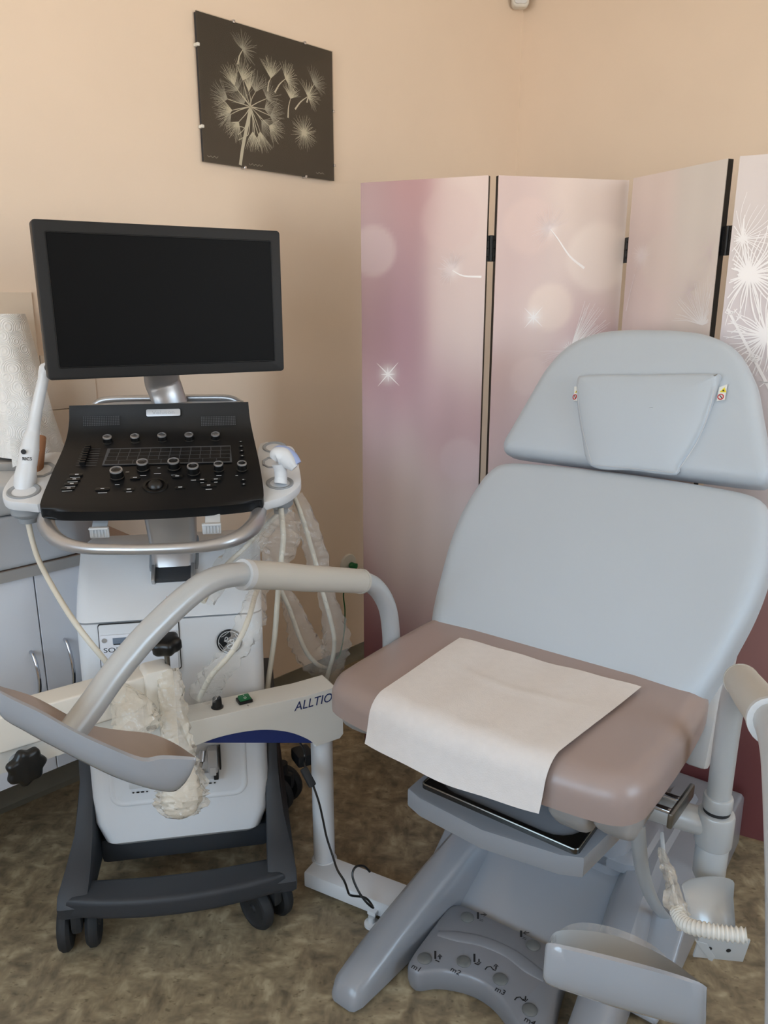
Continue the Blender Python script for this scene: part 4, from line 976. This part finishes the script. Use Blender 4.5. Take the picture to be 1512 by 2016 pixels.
bm = new(); tube(bm, [FH @ V((p.x, p.y, .5095)) for p in inset(list(oo), .003 if True else 0)], .0022, 6, 1, closed=True); obj('basin_rim', bm, 'steel', ba)
# lifting column and base
bm = new(); loft(bm, [[FH @ V((x, y, z)) for x, y in rrect(a, b, .04, 5, .03, .60)] for z, a, b in ((.10, .28, .18), (.16, .28, .18), (.45, .27, .18), (.60, .30, .24))]); obj('column', bm, 'chair_paint', G)
bm = new(); loft(bm, [[FH @ V((x, y, z)) for x, y in rrect(a, b, .05, 5, .03, .62)] for z, a, b in ((.19, .36, .22), (.215, .36, .22), (.225, .34, .20))]); obj('column_collar', bm, 'chair_paint', G)
bm = new(); prof = [(.315, .012), (.325, .03), (.50, .165), (.62, .20), (1.0, .20), (1.04, .17), (1.05, .012)]
M = frame(ch(0, 0, 0), DV, V((0, 0, 1))); prism(bm, prof, -.30, .33, M, .03, 3, vert=True); obj('base_cover', bm, 'chair_paint', G)
for s in (-1, 1):
    bm = new(); rings = []
    for d, z, hw, w in ((-.045, .012, .022, .245), (-.04, .035, .032, .245), (-.02, .058, .040, .245), (.05, .078, .044, .243), (.15, .105, .046, .238), (.3, .15, .048, .225), (.45, .19, .052, .21), (.6, .215, .055, .20), (.9, .215, .055, .20)):
        zb = .008; q = []
        for (x, y) in ((1, 0), (1, .55), (.86, .86), (.5, 1.0), (-.5, 1.0), (-.86, .86), (-1, .55), (-1, 0)): q.append(ch(s * w + x * hw, d, zb + (z - zb) * y))
        rings.append(q)
    loft(bm, rings); obj('base_leg', bm, 'chair_paint', G, smooth=50)
# foot control panel
cp = [(808, 1888), (812, 1905), (826, 1912), (860, 1908), (900, 1913), (940, 1926), (975, 1950), (1003, 1985), (1020, 2016), (1050, 2040), (1085, 2030), (1100, 1960), (1120, 1885), (1105, 1872), (1000, 1822), (915, 1783), (895, 1781), (880, 1790), (845, 1835)]
cpp = [ch_z(x, y, .062) for x, y in cp]
bm = new(); P = resample([(p.x, p.y) for p in spline([(x, y, 0) for x, y in cpp], 3, True)], 120)
if sum(P[i].x * P[(i + 1) % 120].y - P[(i + 1) % 120].x * P[i].y for i in range(120)) < 0: P.reverse()
loft(bm, [[FH @ V((p.x, p.y, z)) for p in inset(P, i)] for z, i in ((.006, 0), (.02, -.004), (.048, -.004), (.058, .0), (.062, .005))]); CPn = obj('foot_control', bm, 'panel_grey', G, smooth=50)
bm = new(); R1 = [ch_z(x, y, .064) for x, y in ((862, 1836), (900, 1842), (950, 1852), (1000, 1873), (1040, 1902), (1075, 1925))]
tube(bm, [FH @ V((x, y, .060)) for x, y in R1], [.6, 1, 1, 1, 1.1, .8], 16, sq=(.017, .006, (0, 0, 1))); obj('ridge', bm, 'panel_grey', G, smooth=80)
bm_i = new()
def ipt(x, y): return ch_z(x, y, .0625)
MI = FH @ Matrix.Translation((0, 0, .0623))
def ist(pts, w): stroke(bm_i, [ipt(*p) for p in pts], w, w, .0004, MI, 0, 1)
for (x, y), ic, lab in (((836, 1886), 'L', 'm1'), ((913, 1892), 'L', 'm2'), ((985, 1927), 'C', 'm3'), ((1043, 1987), 'C', 'm4'), ((920, 1805), 'R', None), ((1050, 1860), 'B', None)):
    c = ch_z(x, y, .064); bm = new(); lathe(bm, [(.0165, -.002), (.0165, .002), (.014, .0045), (.008, .0062), (.0, .0068)], FH @ Matrix.Translation((c[0], c[1], .0615)), 28); obj('foot_button', bm, 'button_grey', G)
    if ic == 'L':
        ist([(x + 21, y - 14), (x + 21, y + 2)], .0045); ist([(x + 21, y + 4), (x + 29, y + 8)], .003); ist([(x + 30, y - 4), (x + 30, y + 3)], .003)
        s = -1 if lab == 'm1' else 1; ist([(x + 26, y + s * 2), (x + 30, y + s * 7), (x + 34, y + s * 2)], .002)
    elif ic == 'C':
        ist([(x - 30, y - 18), (x - 26, y - 23), (x - 19, y - 24), (x - 14, y - 18), (x - 9, y - 16)], .0028); s = -1 if lab == 'm3' else 1
        ist([(x - 8, y - 26), (x - 9, y - 18)], .003); ist([(x - 13, y - 22 + s * 2), (x - 8.5, y - 22 + s * 7), (x - 4, y - 22 + s * 2)], .002)
    else:
        bx = x + 21 if ic == 'R' else x - 24; by = y - 9 if ic == 'R' else y - 28; d = 1 if ic == 'R' else -1
        ist([(bx, by), (bx, by + 13)], .005); ist([(bx + 2, by + 15), (bx + 9, by + 18), (bx + 10, by + 15), (bx + 4, by + 13)], .0012)
        q0 = bx + 5 if d > 0 else bx + 16; ist([(q0, by + 4), (q0 + d * 10, by + 5)], .003); ist([(q0 + d * 6, by + 1), (q0 + d * 12, by + 5), (q0 + d * 6, by + 8)], .002)
    if lab:
        q = ipt(x - 16, y + 20) if lab in ('m1', 'm2') else ipt(x, y + 24); text(bm_i, lab, .019, MI @ Matrix.Translation((q[0], q[1], .0002)) @ Matrix.Rotation(.04, 4, 'Z'), .0002)
obj('control_symbols', bm_i, 'ink', G, smooth=0)
# leg supports: swivel joint, post, bent tube with sleeve
def leg_support(s, wp, rot, dish):
    ax = ch(wp, .27, 0); RM = Matrix.Translation(ax) @ Matrix.Rotation(math.radians(rot), 4, 'Z') @ Matrix.Translation(-ax)
    L = lambda d, z, dw=0: RM @ ch(wp + dw, d, z)
    bm = new(); tube(bm, [L(.27, .62), L(.268, .70), L(.265, .77), L(.25, .835), L(.212, .89), L(.163, .922), L(.07, .953), L(-.022, .983), L(-.10, 1.012), L(-.181, 1.037), L(-.245, 1.047), L(-.30, 1.037), L(-.382, 1.0), L(-.452, .956), L(-.50, .917), L(-.535, .890)],
                     [.021] * 6 + [.0215] * 10, 20); g = obj('leg_support', bm, 'tube_paint', G)
    bm = new(); S_ = [L(.158, .9235), L(.07, .953), L(-.022, .983), L(-.10, 1.0105), L(-.181, 1.036)]
    tube(bm, S_, .0265, 24); tube(bm, [S_[0] + (S_[1] - S_[0]) * .01, S_[0] + (S_[1] - S_[0]) * .08], .0275, 24, 1); tube(bm, [S_[4] + (S_[3] - S_[4]) * .10, S_[4] - (S_[3] - S_[4]) * .06], .0282, 24, 1, mi=1); obj('sleeve', bm, ['sleeve', 'grey_light'], g, smooth=60)
    bm = new(); cyl(bm, L(.27, .612), L(.27, .640), .026, 24, .004); obj('ring', bm, 'tube_paint', g)
    bm = new(); cyl(bm, L(.27, .604), L(.27, .613), .0235, 24); obj('seal', bm, 'ink', g)
    bm = new(); cyl(bm, ch(wp, .27, .535), ch(wp, .27, .606), .033, 28, .006); cyl(bm, ch(wp, .27, .46), ch(wp, .27, .54), .029, 28, .012)
    cyl(bm, ch(wp, .27, .575), ch(s * .27, .24, .585), .026, 24, .004); obj('swivel_joint', bm, 'tube_paint', g)
    return g, L
gL, LL = leg_support(-1, -.34, 0, None)
gR, LR = leg_support(1, .40, 16, None)
# accessory rail with clamp pins on the right side
bm = new(); a, b = on_w(1318, 1618, .355), on_w(1362, 1555, .355); M = frame(a, b - a, V((0, 0, 1))); L_ = (b - a).length
box(bm, (L_ / 2, 0, 0), (L_, .028, .010), M, .004)
obj('accessory_rail', bm, 'steel', G)
bm = new()
for f in (.25, .62): bm = new(); q = a.lerp(b, f); cyl(bm, q - WV * .06, q, .006, 14); obj('rail_pin', bm, 'chrome', G)
# holder arm and cup at the right
def arm_pts(): return [on_w(1252, 1650, .27), on_w(1262, 1700, .27), on_w(1277, 1755, .275), on_w(1300, 1795, .28), on_w(1340, 1835, .29), on_w(1375, 1850, .30)]
bm = new(); P = arm_pts(); P[0] = P[0] + V((0, 0, .03)); tube(bm, P, 1, 12, sq=(.015, .005, -DV + WV * .2)); obj('holder_arm', bm, 'tube_paint', G)
sC = 1.32
cpx = lambda x, y, s=sC: at_s(x, y, s)
bm = new(); rings = []
for (xl, yl, xr, yr, s) in ((1342, 1745, 1446, 1740, 1.36), (1350, 1775, 1444, 1768, 1.34), (1355, 1800, 1446, 1795, 1.32), (1362, 1830, 1448, 1825, 1.31), (1374, 1862, 1448, 1850, 1.30)):
    a, b = cpx(xl, yl, s), cpx(xr, yr, s); mid = (a + b) / 2; ring = []
    for i in range(13):
        t_ = PI * i / 12; q = mid + (a - mid) * math.cos(t_) + (V((.25, .6, -.15))) * .045 * math.sin(t_); ring.append(q)
    rings.append(ring + [q + V((.3, .9, -.2)) * .004 for q in reversed(ring)])
loft(bm, rings); cup = obj('holder_cup', bm, 'tube_paint', G, smooth=60)
bm = new(); M = frame(cpx(1420, 1866, 1.29), cpx(1440, 1866, 1.29) - cpx(1400, 1862, 1.29), V((0, -.1, 1))); box(bm, (0, 0, 0), (.085, .05, .004), M, .001)
for dx in (-.02, .012): lathe(bm, [(.004, .0), (.004, .0026)], M @ Matrix.Translation((dx, -.002, 0)), 14, 1)
pq_ = [cpx(x, y, 1.285) for x, y in ((1368, 1850), (1392, 1858), (1412, 1895), (1408, 1908), (1400, 1903))]
prism(bm, [((M.inverted() @ q).x, (M.inverted() @ q).y) for q in pq_], -.003, .003, M, .001); obj('holder_plate', bm, ['tube_paint', 'ink'], cup)
# leg rest shells (boat-shaped calf supports)
def shell(near, far, low, name_lab, parent):
    """near rim, far rim, keel: lists of 3-D points along the dish"""
    n = len(near); k = 4; N, Fp, K = spline(near, k), spline(far, k), spline(low, k); rings = []
    for a, b, c in zip(N, Fp, K):
        prof = []; c1 = (c - (a + b) * .125) / .375 * .5; h = (a - b) * .22
        for i in range(13):
            t_ = i / 12; q = a * (1 - t_) ** 3 + (c1 + h) * 3 * t_ * (1 - t_) ** 2 + (c1 - h) * 3 * t_ * t_ * (1 - t_) + b * t_ ** 3; prof.append(q)
        ctr = (a + b) / 2; inner = [q + (ctr - q) * .10 + V((0, 0, .004)) for q in prof]
        rings.append((prof, inner))
    bm = new(); full = [p + list(reversed(i)) for p, i in rings]
    loft(bm, full, mif=lambda j: 1 if 13 <= j < 25 else 0)
    return bm, rings
sL = lambda t_: 0
nearL = [at_s(x, y, s) for x, y, s in ((-8, 1352, 1.02), (0, 1364, 1.02), (36, 1383, 1.03), (80, 1404, 1.04), (150, 1443, 1.06), (222, 1476, 1.08), (282, 1499, 1.10), (322, 1494, 1.115), (376, 1496, 1.13), (386, 1496, 1.135))]
farL = [at_s(x, y, s) for x, y, s in ((-6, 1351, 1.05), (6, 1357, 1.10), (40, 1366, 1.14), (78, 1380, 1.17), (160, 1424, 1.20), (208, 1436, 1.22), (254, 1441, 1.235), (298, 1447, 1.235), (342, 1466, 1.22), (384, 1494, 1.15))]
lowL = [at_s(x, y, s) for x, y, s in ((-7, 1358, 1.03), (0, 1408, 1.05), (50, 1440, 1.08), (110, 1472, 1.10), (175, 1505, 1.12), (235, 1532, 1.14), (295, 1550, 1.16), (340, 1556, 1.17), (360, 1540, 1.17), (385, 1500, 1.14))]
bm, rg = shell(nearL, farL, lowL, '', gL)
obj('calf_rest', bm, ['dish_grey', 'dish_in'], gL, smooth=55)
nearR = [at_s(x, y, s) for x, y, s in ((1072, 1872, .94), (1080, 1863, .92), (1130, 1873, .90), (1200, 1890, .87), (1270, 1908, .84), (1330, 1925, .81), (1375, 1940, .79), (1391, 1950, .78))]
farR = [at_s(x, y, s) for x, y, s in ((1076, 1868, .96), (1095, 1838, .98), (1150, 1835, .99), (1210, 1845, .98), (1270, 1868, .95), (1320, 1895, .90), (1365, 1930, .84), (1391, 1952, .79))]
lowR = [at_s(x, y, s) for x, y, s in ((1072, 1905, .945), (1076, 1935, .94), (1140, 1958, .93), (1200, 1978, .91), (1270, 1998, .88), (1330, 2016, .85), (1370, 2024, .82), (1389, 2024, .785))]
bm, rg = shell(nearR, farR, lowR, '', gR); obj('calf_rest', bm, ['dish_grey', 'grey_plastic'], gR, smooth=55)
bm = new(); rings = []                               # clear cover standing up behind the right calf rest
top = [(1082, 1856, .95), (1098, 1836, .98), (1118, 1822, 1.0), (1150, 1816, 1.01), (1200, 1824, 1.01), (1250, 1842, 1.0), (1295, 1868, .97), (1330, 1905, .92), (1352, 1940, .87)]
bot = [(1080, 1880, .95), (1100, 1885, .98), (1125, 1895, .99), (1160, 1905, .99), (1205, 1915, .98), (1250, 1925, .96), (1290, 1938, .93), (1325, 1950, .89), (1350, 1960, .86)]
A_, B_ = spline([at_s(*p) for p in top], 4), spline([at_s(*p) for p in bot], 4); rnd = random.Random(4); rows = []
for j in range(7):
    rows.append([a.lerp(b, j / 6) + V((rnd.uniform(-1, 1), rnd.uniform(-1, 1), rnd.uniform(-1, 1))) * (.003 if 0 < j < 6 else 0) for a, b in zip(A_, B_)])
loft(bm, rows, closed=False, cap=False); obj('clear_cover', bm, 'clear_plastic', gR, smooth=70)
# corrugated hose with film, lying in the holder
t = thing('corrugated_hose', at_s(1400, 1840, 1.27), 'ribbed white hose with clear film lying across the holder on the right', 'hose')
H_ = spline([at_s(x, y, s) for x, y, s in ((1333, 1795, 1.30), (1342, 1812, 1.28), (1360, 1824, 1.26), (1395, 1832, 1.24), (1430, 1838, 1.23), (1470, 1842, 1.22))], 16)
bm = new(); tube(bm, H_, [(.0128 if i % 4 < 2 else .0102) for i in range(len(H_))], 16, 1); obj('hose', bm, 'warm_white', t, smooth=80)
bm = new(); film(bm, [at_s(x, y, s) for x, y, s in ((1301, 1672, 1.42), (1312, 1705, 1.39), (1322, 1735, 1.36), (1330, 1770, 1.32), (1336, 1800, 1.30), (1345, 1815, 1.28))], [.006, .012, .017, .019, .018, .012], .3, 14, 21); obj('film_wrap', bm, 'film_thick', t, smooth=0)
bm = new(); tube(bm, [at_s(x, y, s) for x, y, s in ((1303, 1640, 1.45), (1308, 1690, 1.41), (1325, 1750, 1.34), (1335, 1797, 1.30))], .004, 8); obj('inner_tube', bm, 'grey_light', t)

# ------------------------------------------------------------------ paper sheet over the seat
def zseat(w, d):                                     # top surface of the seat cushion
    q = .7645
    return q
bm = new(); NU, NV = 40, 44; rows = []
bl, br = ch_z(905, 1264, .764), ch_z(1262, 1363, .764)
fl0, fr0 = ch_z(742, 1375, .764), ch_z(1112, 1478, .764)
rnd = random.Random(2)
for j in range(NV + 1):
    v = j / NV; row = []
    for i in range(NU + 1):
        u = i / NU
        L0 = V((*bl, 0)).lerp(V((*br, 0)), u); F0 = V((*fl0, 0)).lerp(V((*fr0, 0)), u); F0.y = .022 - .006 * math.sin(PI * u)
        if v < .66:
            f = v / .66; p = L0.lerp(F0, f); z = .7750 + .0015 * math.sin(u * 9 + f * 5) * (1 - f) + .001 * math.sin(u * 21) + .006 * max(0, 1 - abs((f - .35 - .15 * math.sin(u * 3)) / .05)) * math.sin(PI * u) * .5
            q = ch(p.x, p.y, z)
        else:
            f = (v - .66) / .34; a = min(1, f / .42); th = a * PI / 2 * .98
            dr = .045; p = F0; drop = (.050 - .006 * u + .012 * math.sin(u * PI)) * max(0, (f - .42) / .58)
            q = ch(p.x - .004 * f - .008 * f * (1 - u) * 0 + .012 * f * u * 0, p.y - dr * math.sin(th) - .012 * f * f, .7750 - dr * (1 - math.cos(th)) - drop + .0015 * math.sin(u * 14 + f * 4) * f)
        row.append(q)
    rows.append(row)
loft(bm, rows, closed=False, cap=False)
tag(obj('paper_sheet', bm, 'paper', smooth=80), 'white disposable paper sheet draped over the seat front of the examination chair', 'paper sheet')

# ------------------------------------------------------------------ colposcope stand
post = V((-.161, 1.752, 0)); d1 = V((-math.cos(math.radians(30)), -math.sin(math.radians(30)), 0)); nF = V((math.sin(math.radians(30)), -math.cos(math.radians(30)), 0))
K_ = thing('colposcope_stand', post, 'white colposcope stand with blue underside, post and long jointed arms', 'medical stand')
bm = new(); cyl(bm, post + V((0, 0, .062)), post + V((0, 0, .44)), .0285, 32); lathe(bm, [(.034, 0), (.03, .006)], Matrix.Translation(post + V((0, 0, .062))), 32); obj('post', bm, 'white', K_)
qa, qb = at_z(628, 1702, .065), at_z(770, 1757, .065); dB = (qb - qa).normalized(); MBs = frame(qa, dB, V((0, 0, 1)).cross(dB))
bm = new(); box(bm, (.115, 0, .0), (.27, .086, .044), MBs @ Matrix.Translation((0, 0, -.022)), .004); obj('base_bar', bm, 'white', K_)
for x, y in ((.035, 0), (.19, -.055), (.19, .055)):
    bm = new(); c = MBs @ V((x, y, 0)); c.z = 0; lathe(bm, [(.019, 0), (.019, .007), (.009, .01), (.009, .026), (0, .026)], Matrix.Translation(c), 20)
    if abs(y) > .01: box(bm, (x, y * .8, -.03), (.024, .03, .012), MBs, .004)
    obj('levelling_foot', bm, 'white', K_)
AP = post + nF * .036
MA = frame(AP, -d1, V((0, 0, 1)))                    # local x to the right, y up, z to the viewer
def al(x, y): q = MA.inverted() @ at_p(x, y, AP, nF); return (q.x, q.y)
topl = [al(x, y) for x, y in ((364, 1424), (500, 1393), (600, 1371))]
arch = [al(x, y) for x, y in ((386, 1468), (430, 1452), (480, 1441), (525, 1437), (570, 1442), (605, 1455), (622, 1468))]
yt = topl[0][1]; yt2 = topl[2][1]
xr = .045; outline = [al(358, 1430), al(364, 1424), topl[1], topl[2], (xr - .02, topl[2][1] + .002), (xr, topl[2][1] - .02), (xr, arch[-1][1] + .01), (xr - .01, arch[-1][1]), (-.035, arch[-1][1] - .003)] + [(p.x, p.y) for p in reversed(spline([(x, y, 0) for x, y in arch], 4))] + [al(372, 1468)]
bm = new(); prism(bm, outline, -.078, 0, MA, .005, 3); obj('arm_housing', bm, 'warm_white', K_)
bm = new(); bo = [(p.x, p.y + .004) for p in spline([(x, y, 0) for x, y in arch], 4)]
prism(bm, bo, -.073, -.006, MA, .001); obj('underside_panel', bm, 'blue', K_, smooth=30)
bm = new(); a, b = al(576, 1398), al(662, 1372); w = b[0] - a[0]
text(bm, 'ALLTION', .0335, MA @ Matrix.Translation((a[0] + .004, (a[1] + b[1]) / 2 + .004, .0006)), .0003, align='LEFT', shear=.22, sx=.92); obj('lettering', bm, 'navy', K_, smooth=0)
# controls on top
zt = AP.z + topl[1][1]; ztop = (MA @ V((topl[1][0], topl[1][1], 0))).z + .001
def tp(x, y): return at_z(x, y, ztop)
bm = new(); q = tp(428, 1394); lathe(bm, [(.0145, 0), (.0145, .004), (.0115, .006), (.0105, .024), (.0095, .027), (0, .027)], Matrix.Translation(q), 24); box(bm, (0, -.006, .0272), (.002, .009, .0006), Matrix.Translation(q), 0, mi=1); obj('dial', bm, ['knob_black', 'mark'], K_)
bm = new(); q = tp(393, 1403); lathe(bm, [(.0085, 0), (.0085, .002), (.006, .003), (.004, .0), (0, 0)], Matrix.Translation(q), 20); obj('jack', bm, 'knob_black', K_)
q = tp(481, 1381); Msw = frame(q, -d1, V((-d1.y * 1, d1.x, 0)) * -1 if False else V((0, 0, 1)).cross(-d1)); bm = new(); box(bm, (0, 0, .004), (.034, .028, .008), Msw, .002); sw = obj('rocker_switch', bm, 'knob_black', K_)
bm = new(); box(bm, (0, 0, .010), (.027, .021, .008), Msw @ Matrix.Rotation(.14, 4, 'X'), .002); obj('rocker', bm, 'green', sw)
bm = new(); Mt = Msw @ Matrix.Rotation(.14, 4, 'X') @ Matrix.Translation((0, 0, .0143)); stroke(bm, [(0, .003), (0, .008)], .0016, .0016, 0, Mt); tube(bm, [Mt @ V((.003 * math.cos(i * PI / 6), -.005 + .003 * math.sin(i * PI / 6), 0)) for i in range(12)], .0006, 5, 1, closed=True); obj('switch_mark', bm, 'frame_white', sw, smooth=0)
bm = new()
for x, y in ((409, 1388), (411, 1393), (413, 1399), (488, 1389)): q = tp(x, y); box(bm, (0, 0, .0003), (.007, .0025, .0005), Matrix.Translation(q) @ Matrix.Rotation(-.9, 4, 'Z'))
obj('control_marking', bm, 'edge_grey', K_, smooth=0)
# joint block and knob
jc = post + d1 * .40
bm = new(); MJ = frame(jc, -d1, V((0, 0, 1))); zj0, zj1 = .46, at_p(335, 1303, jc, nF).z
prism(bm, rrect(.062, zj1 - zj0, .012, 4, .0, (zj0 + zj1) / 2), -.03, .032, MJ, .006, 2); obj('joint_block', bm, 'cream', K_)
kp_ = at_p(328, 1284, jc, nF); kp_ = V((kp_.x, kp_.y, kp_.z))
def star_knob(p, ax_, r, h, lobes=7, amp=.11):
    M = axis(p, ax_); rings = []
    for z, f in ((0, .55), (h * .12, .85), (h * .3, 1), (h * .75, 1), (h * .93, .9), (h, .7)):
        rings.append([M @ V((r * f * (1 + amp * math.cos(lobes * a)) * math.cos(a), r * f * (1 + amp * math.cos(lobes * a)) * math.sin(a), z)) for a in [2 * PI * i / 84 for i in range(84)]])
    bm = new(); loft(bm, rings); return bm
k1 = obj('clamp_knob', star_knob(kp_ + V((0, 0, .002)), V((.1, -.15, 1)), .033, .036, 6, .08), 'knob_black', K_, smooth=45)
bm = new(); cyl(bm, V((kp_.x, kp_.y, zj1 - .02)), kp_ + V((0, 0, .01)), .006, 14); obj('knob_stem', bm, 'steel', k1)
# second arm towards the left
jL = jc + V((-.02, .0, 0)); endp = V((-1.06, 1.14, 0)); d2 = (V((-.78, 1.366, 0)) - jL).normalized(); n2 = V((-d2.y, d2.x, 0)); n2 = n2 if n2.y < 0 else -n2
M2 = frame(jL + n2 * .03, -d2, V((0, 0, 1)))
def bl2(x, y): q = M2.inverted() @ at_p(x, y, M2.translation, n2); return (q.x, q.y)
zt2 = bl2(40, 1402)[1]; zb2 = bl2(0, 1486)[1]; Lx = -.75
bm = new(); prism(bm, [(0.0, zt2), (0.0, zb2 + .02), (-.04, zb2), (Lx, zb2), (Lx, zt2)], -.066, 0, M2, .007, 3); obj('swing_arm', bm, 'cream', K_)
bm = new(); prism(bm, [(-.02, zb2 - .0), (-.10, zb2 - .05), (Lx, zb2 - .052), (Lx, zb2)], -.055, -.012, M2, .004, 2); obj('arm_underplate', bm, 'warm_white', K_)
pk = at_p(36, 1497, M2.translation - n2 * .012, n2); kd = (n2 + V((.35, 0, 0))).normalized()
k2 = obj('clamp_knob', star_knob(pk + kd * .022, kd, .037, .024, 7, .09), 'knob_black', K_, smooth=45)
bm = new(); cyl(bm, pk - kd * .004, pk + kd * .006, .018, 24); cyl(bm, pk, pk + kd * .026, .010, 20); obj('knob_stem', bm, 'silver', k2)
# paper tag and small black lever on the joint
bm = new(); q = [at_p(x, y, jc + nF * .036, nF) for x, y in ((322, 1400), (330, 1420), (322, 1455), (300, 1448), (298, 1425), (310, 1408))]; Mq = MJ.copy()
prism(bm, [((MJ.inverted() @ p).x, (MJ.inverted() @ p).y) for p in q], .033, .0345, MJ); obj('paper_flag', bm, 'frame_white', K_, smooth=0)
bm = new(); q = MJ.inverted() @ at_p(298, 1432, jc + nF * .036, nF); box(bm, (q.x, q.y, .038), (.022, .009, .008), MJ, .003); obj('lever', bm, 'ink', K_)

# plastic film hanging on the joint with a wrapped hand piece
t = thing('plastic_wrap', at_s(355, 1612, 1.66), 'creased cream plastic film hanging over the arm joint down past the calf rest', 'plastic film')
fp = [at_s(x, y, s) for x, y, s in ((332, 1318, 1.69), (336, 1350, 1.68), (340, 1390, 1.67), (345, 1430, 1.665), (350, 1470, 1.66), (355, 1510, 1.66), (358, 1545, 1.66), (358, 1575, 1.66), (356, 1600, 1.66), (356, 1612, 1.66))]
bm = new(); film(bm, fp, [.016, .022, .022, .024, .026, .032, .041, .045, .032, .006], .2, 20, 31, 5); obj('film', bm, 'film_thick', t, smooth=25)
bm = new(); film(bm, fp[5:], [.020, .031, .036, .026, .004], .10, 16, 33, 4); obj('wrapped_piece', bm, 'cream', t, smooth=70)
t = thing('plastic_wrap', at_s(268, 1446, 1.62), 'loose torn film bunched on the swing arm left of the joint', 'plastic film')
fp = [at_s(x, y, s) for x, y, s in ((205, 1335, 1.68), (235, 1368, 1.64), (258, 1400, 1.62), (272, 1430, 1.61), (285, 1450, 1.61))]
bm = new(); film(bm, fp, [.008, .02, .034, .04, .03], .2, 16, 41, 4); obj('film', bm, 'film_thick', t, smooth=40)

# power cord
bm = new(); C1 = [at_s(x, y, s) for x, y, s in ((590, 1462, 1.92), (598, 1475, 1.92), (600, 1490, 1.92), (601, 1508, 1.9), (616, 1545, 1.89), (628, 1580, 1.885), (636, 1615, 1.885), (643, 1648, 1.88), (655, 1685, 1.87), (664, 1712, 1.85), (678, 1735, 1.84), (686, 1758, 1.86))]
tube(bm, C1, .0028, 8)
tube(bm, [at_s(x, y, s) for x, y, s in ((686, 1758, 1.86), (692, 1763, 1.88), (720, 1768, 1.90), (735, 1787, 1.86), (722, 1777, 1.84), (706, 1755, 1.845), (694, 1725, 1.85), (700, 1707, 1.86), (716, 1705, 1.88), (728, 1716, 1.90))], .0028, 8); pcord = obj('power_cord', bm, 'knob_black', K_)
bm = new(); a, b = at_s(597, 1512, 1.895), at_s(616, 1548, 1.885); M = frame((a + b) / 2, b - a, nF); box(bm, (0, 0, 0), ((b - a).length, .022, .018), M, .004); obj('inline_plug', bm, 'rubber', pcord)
# dark adapter lump behind the cart
ob = new(); box(ob, (0, 0, 0), (.05, .06, .035), Matrix.Translation(at_s(596, 1488, 2.12)) @ Matrix.Rotation(.5, 4, 'Z'), .008)
obj('power_adapter', ob, 'rubber', pcord)
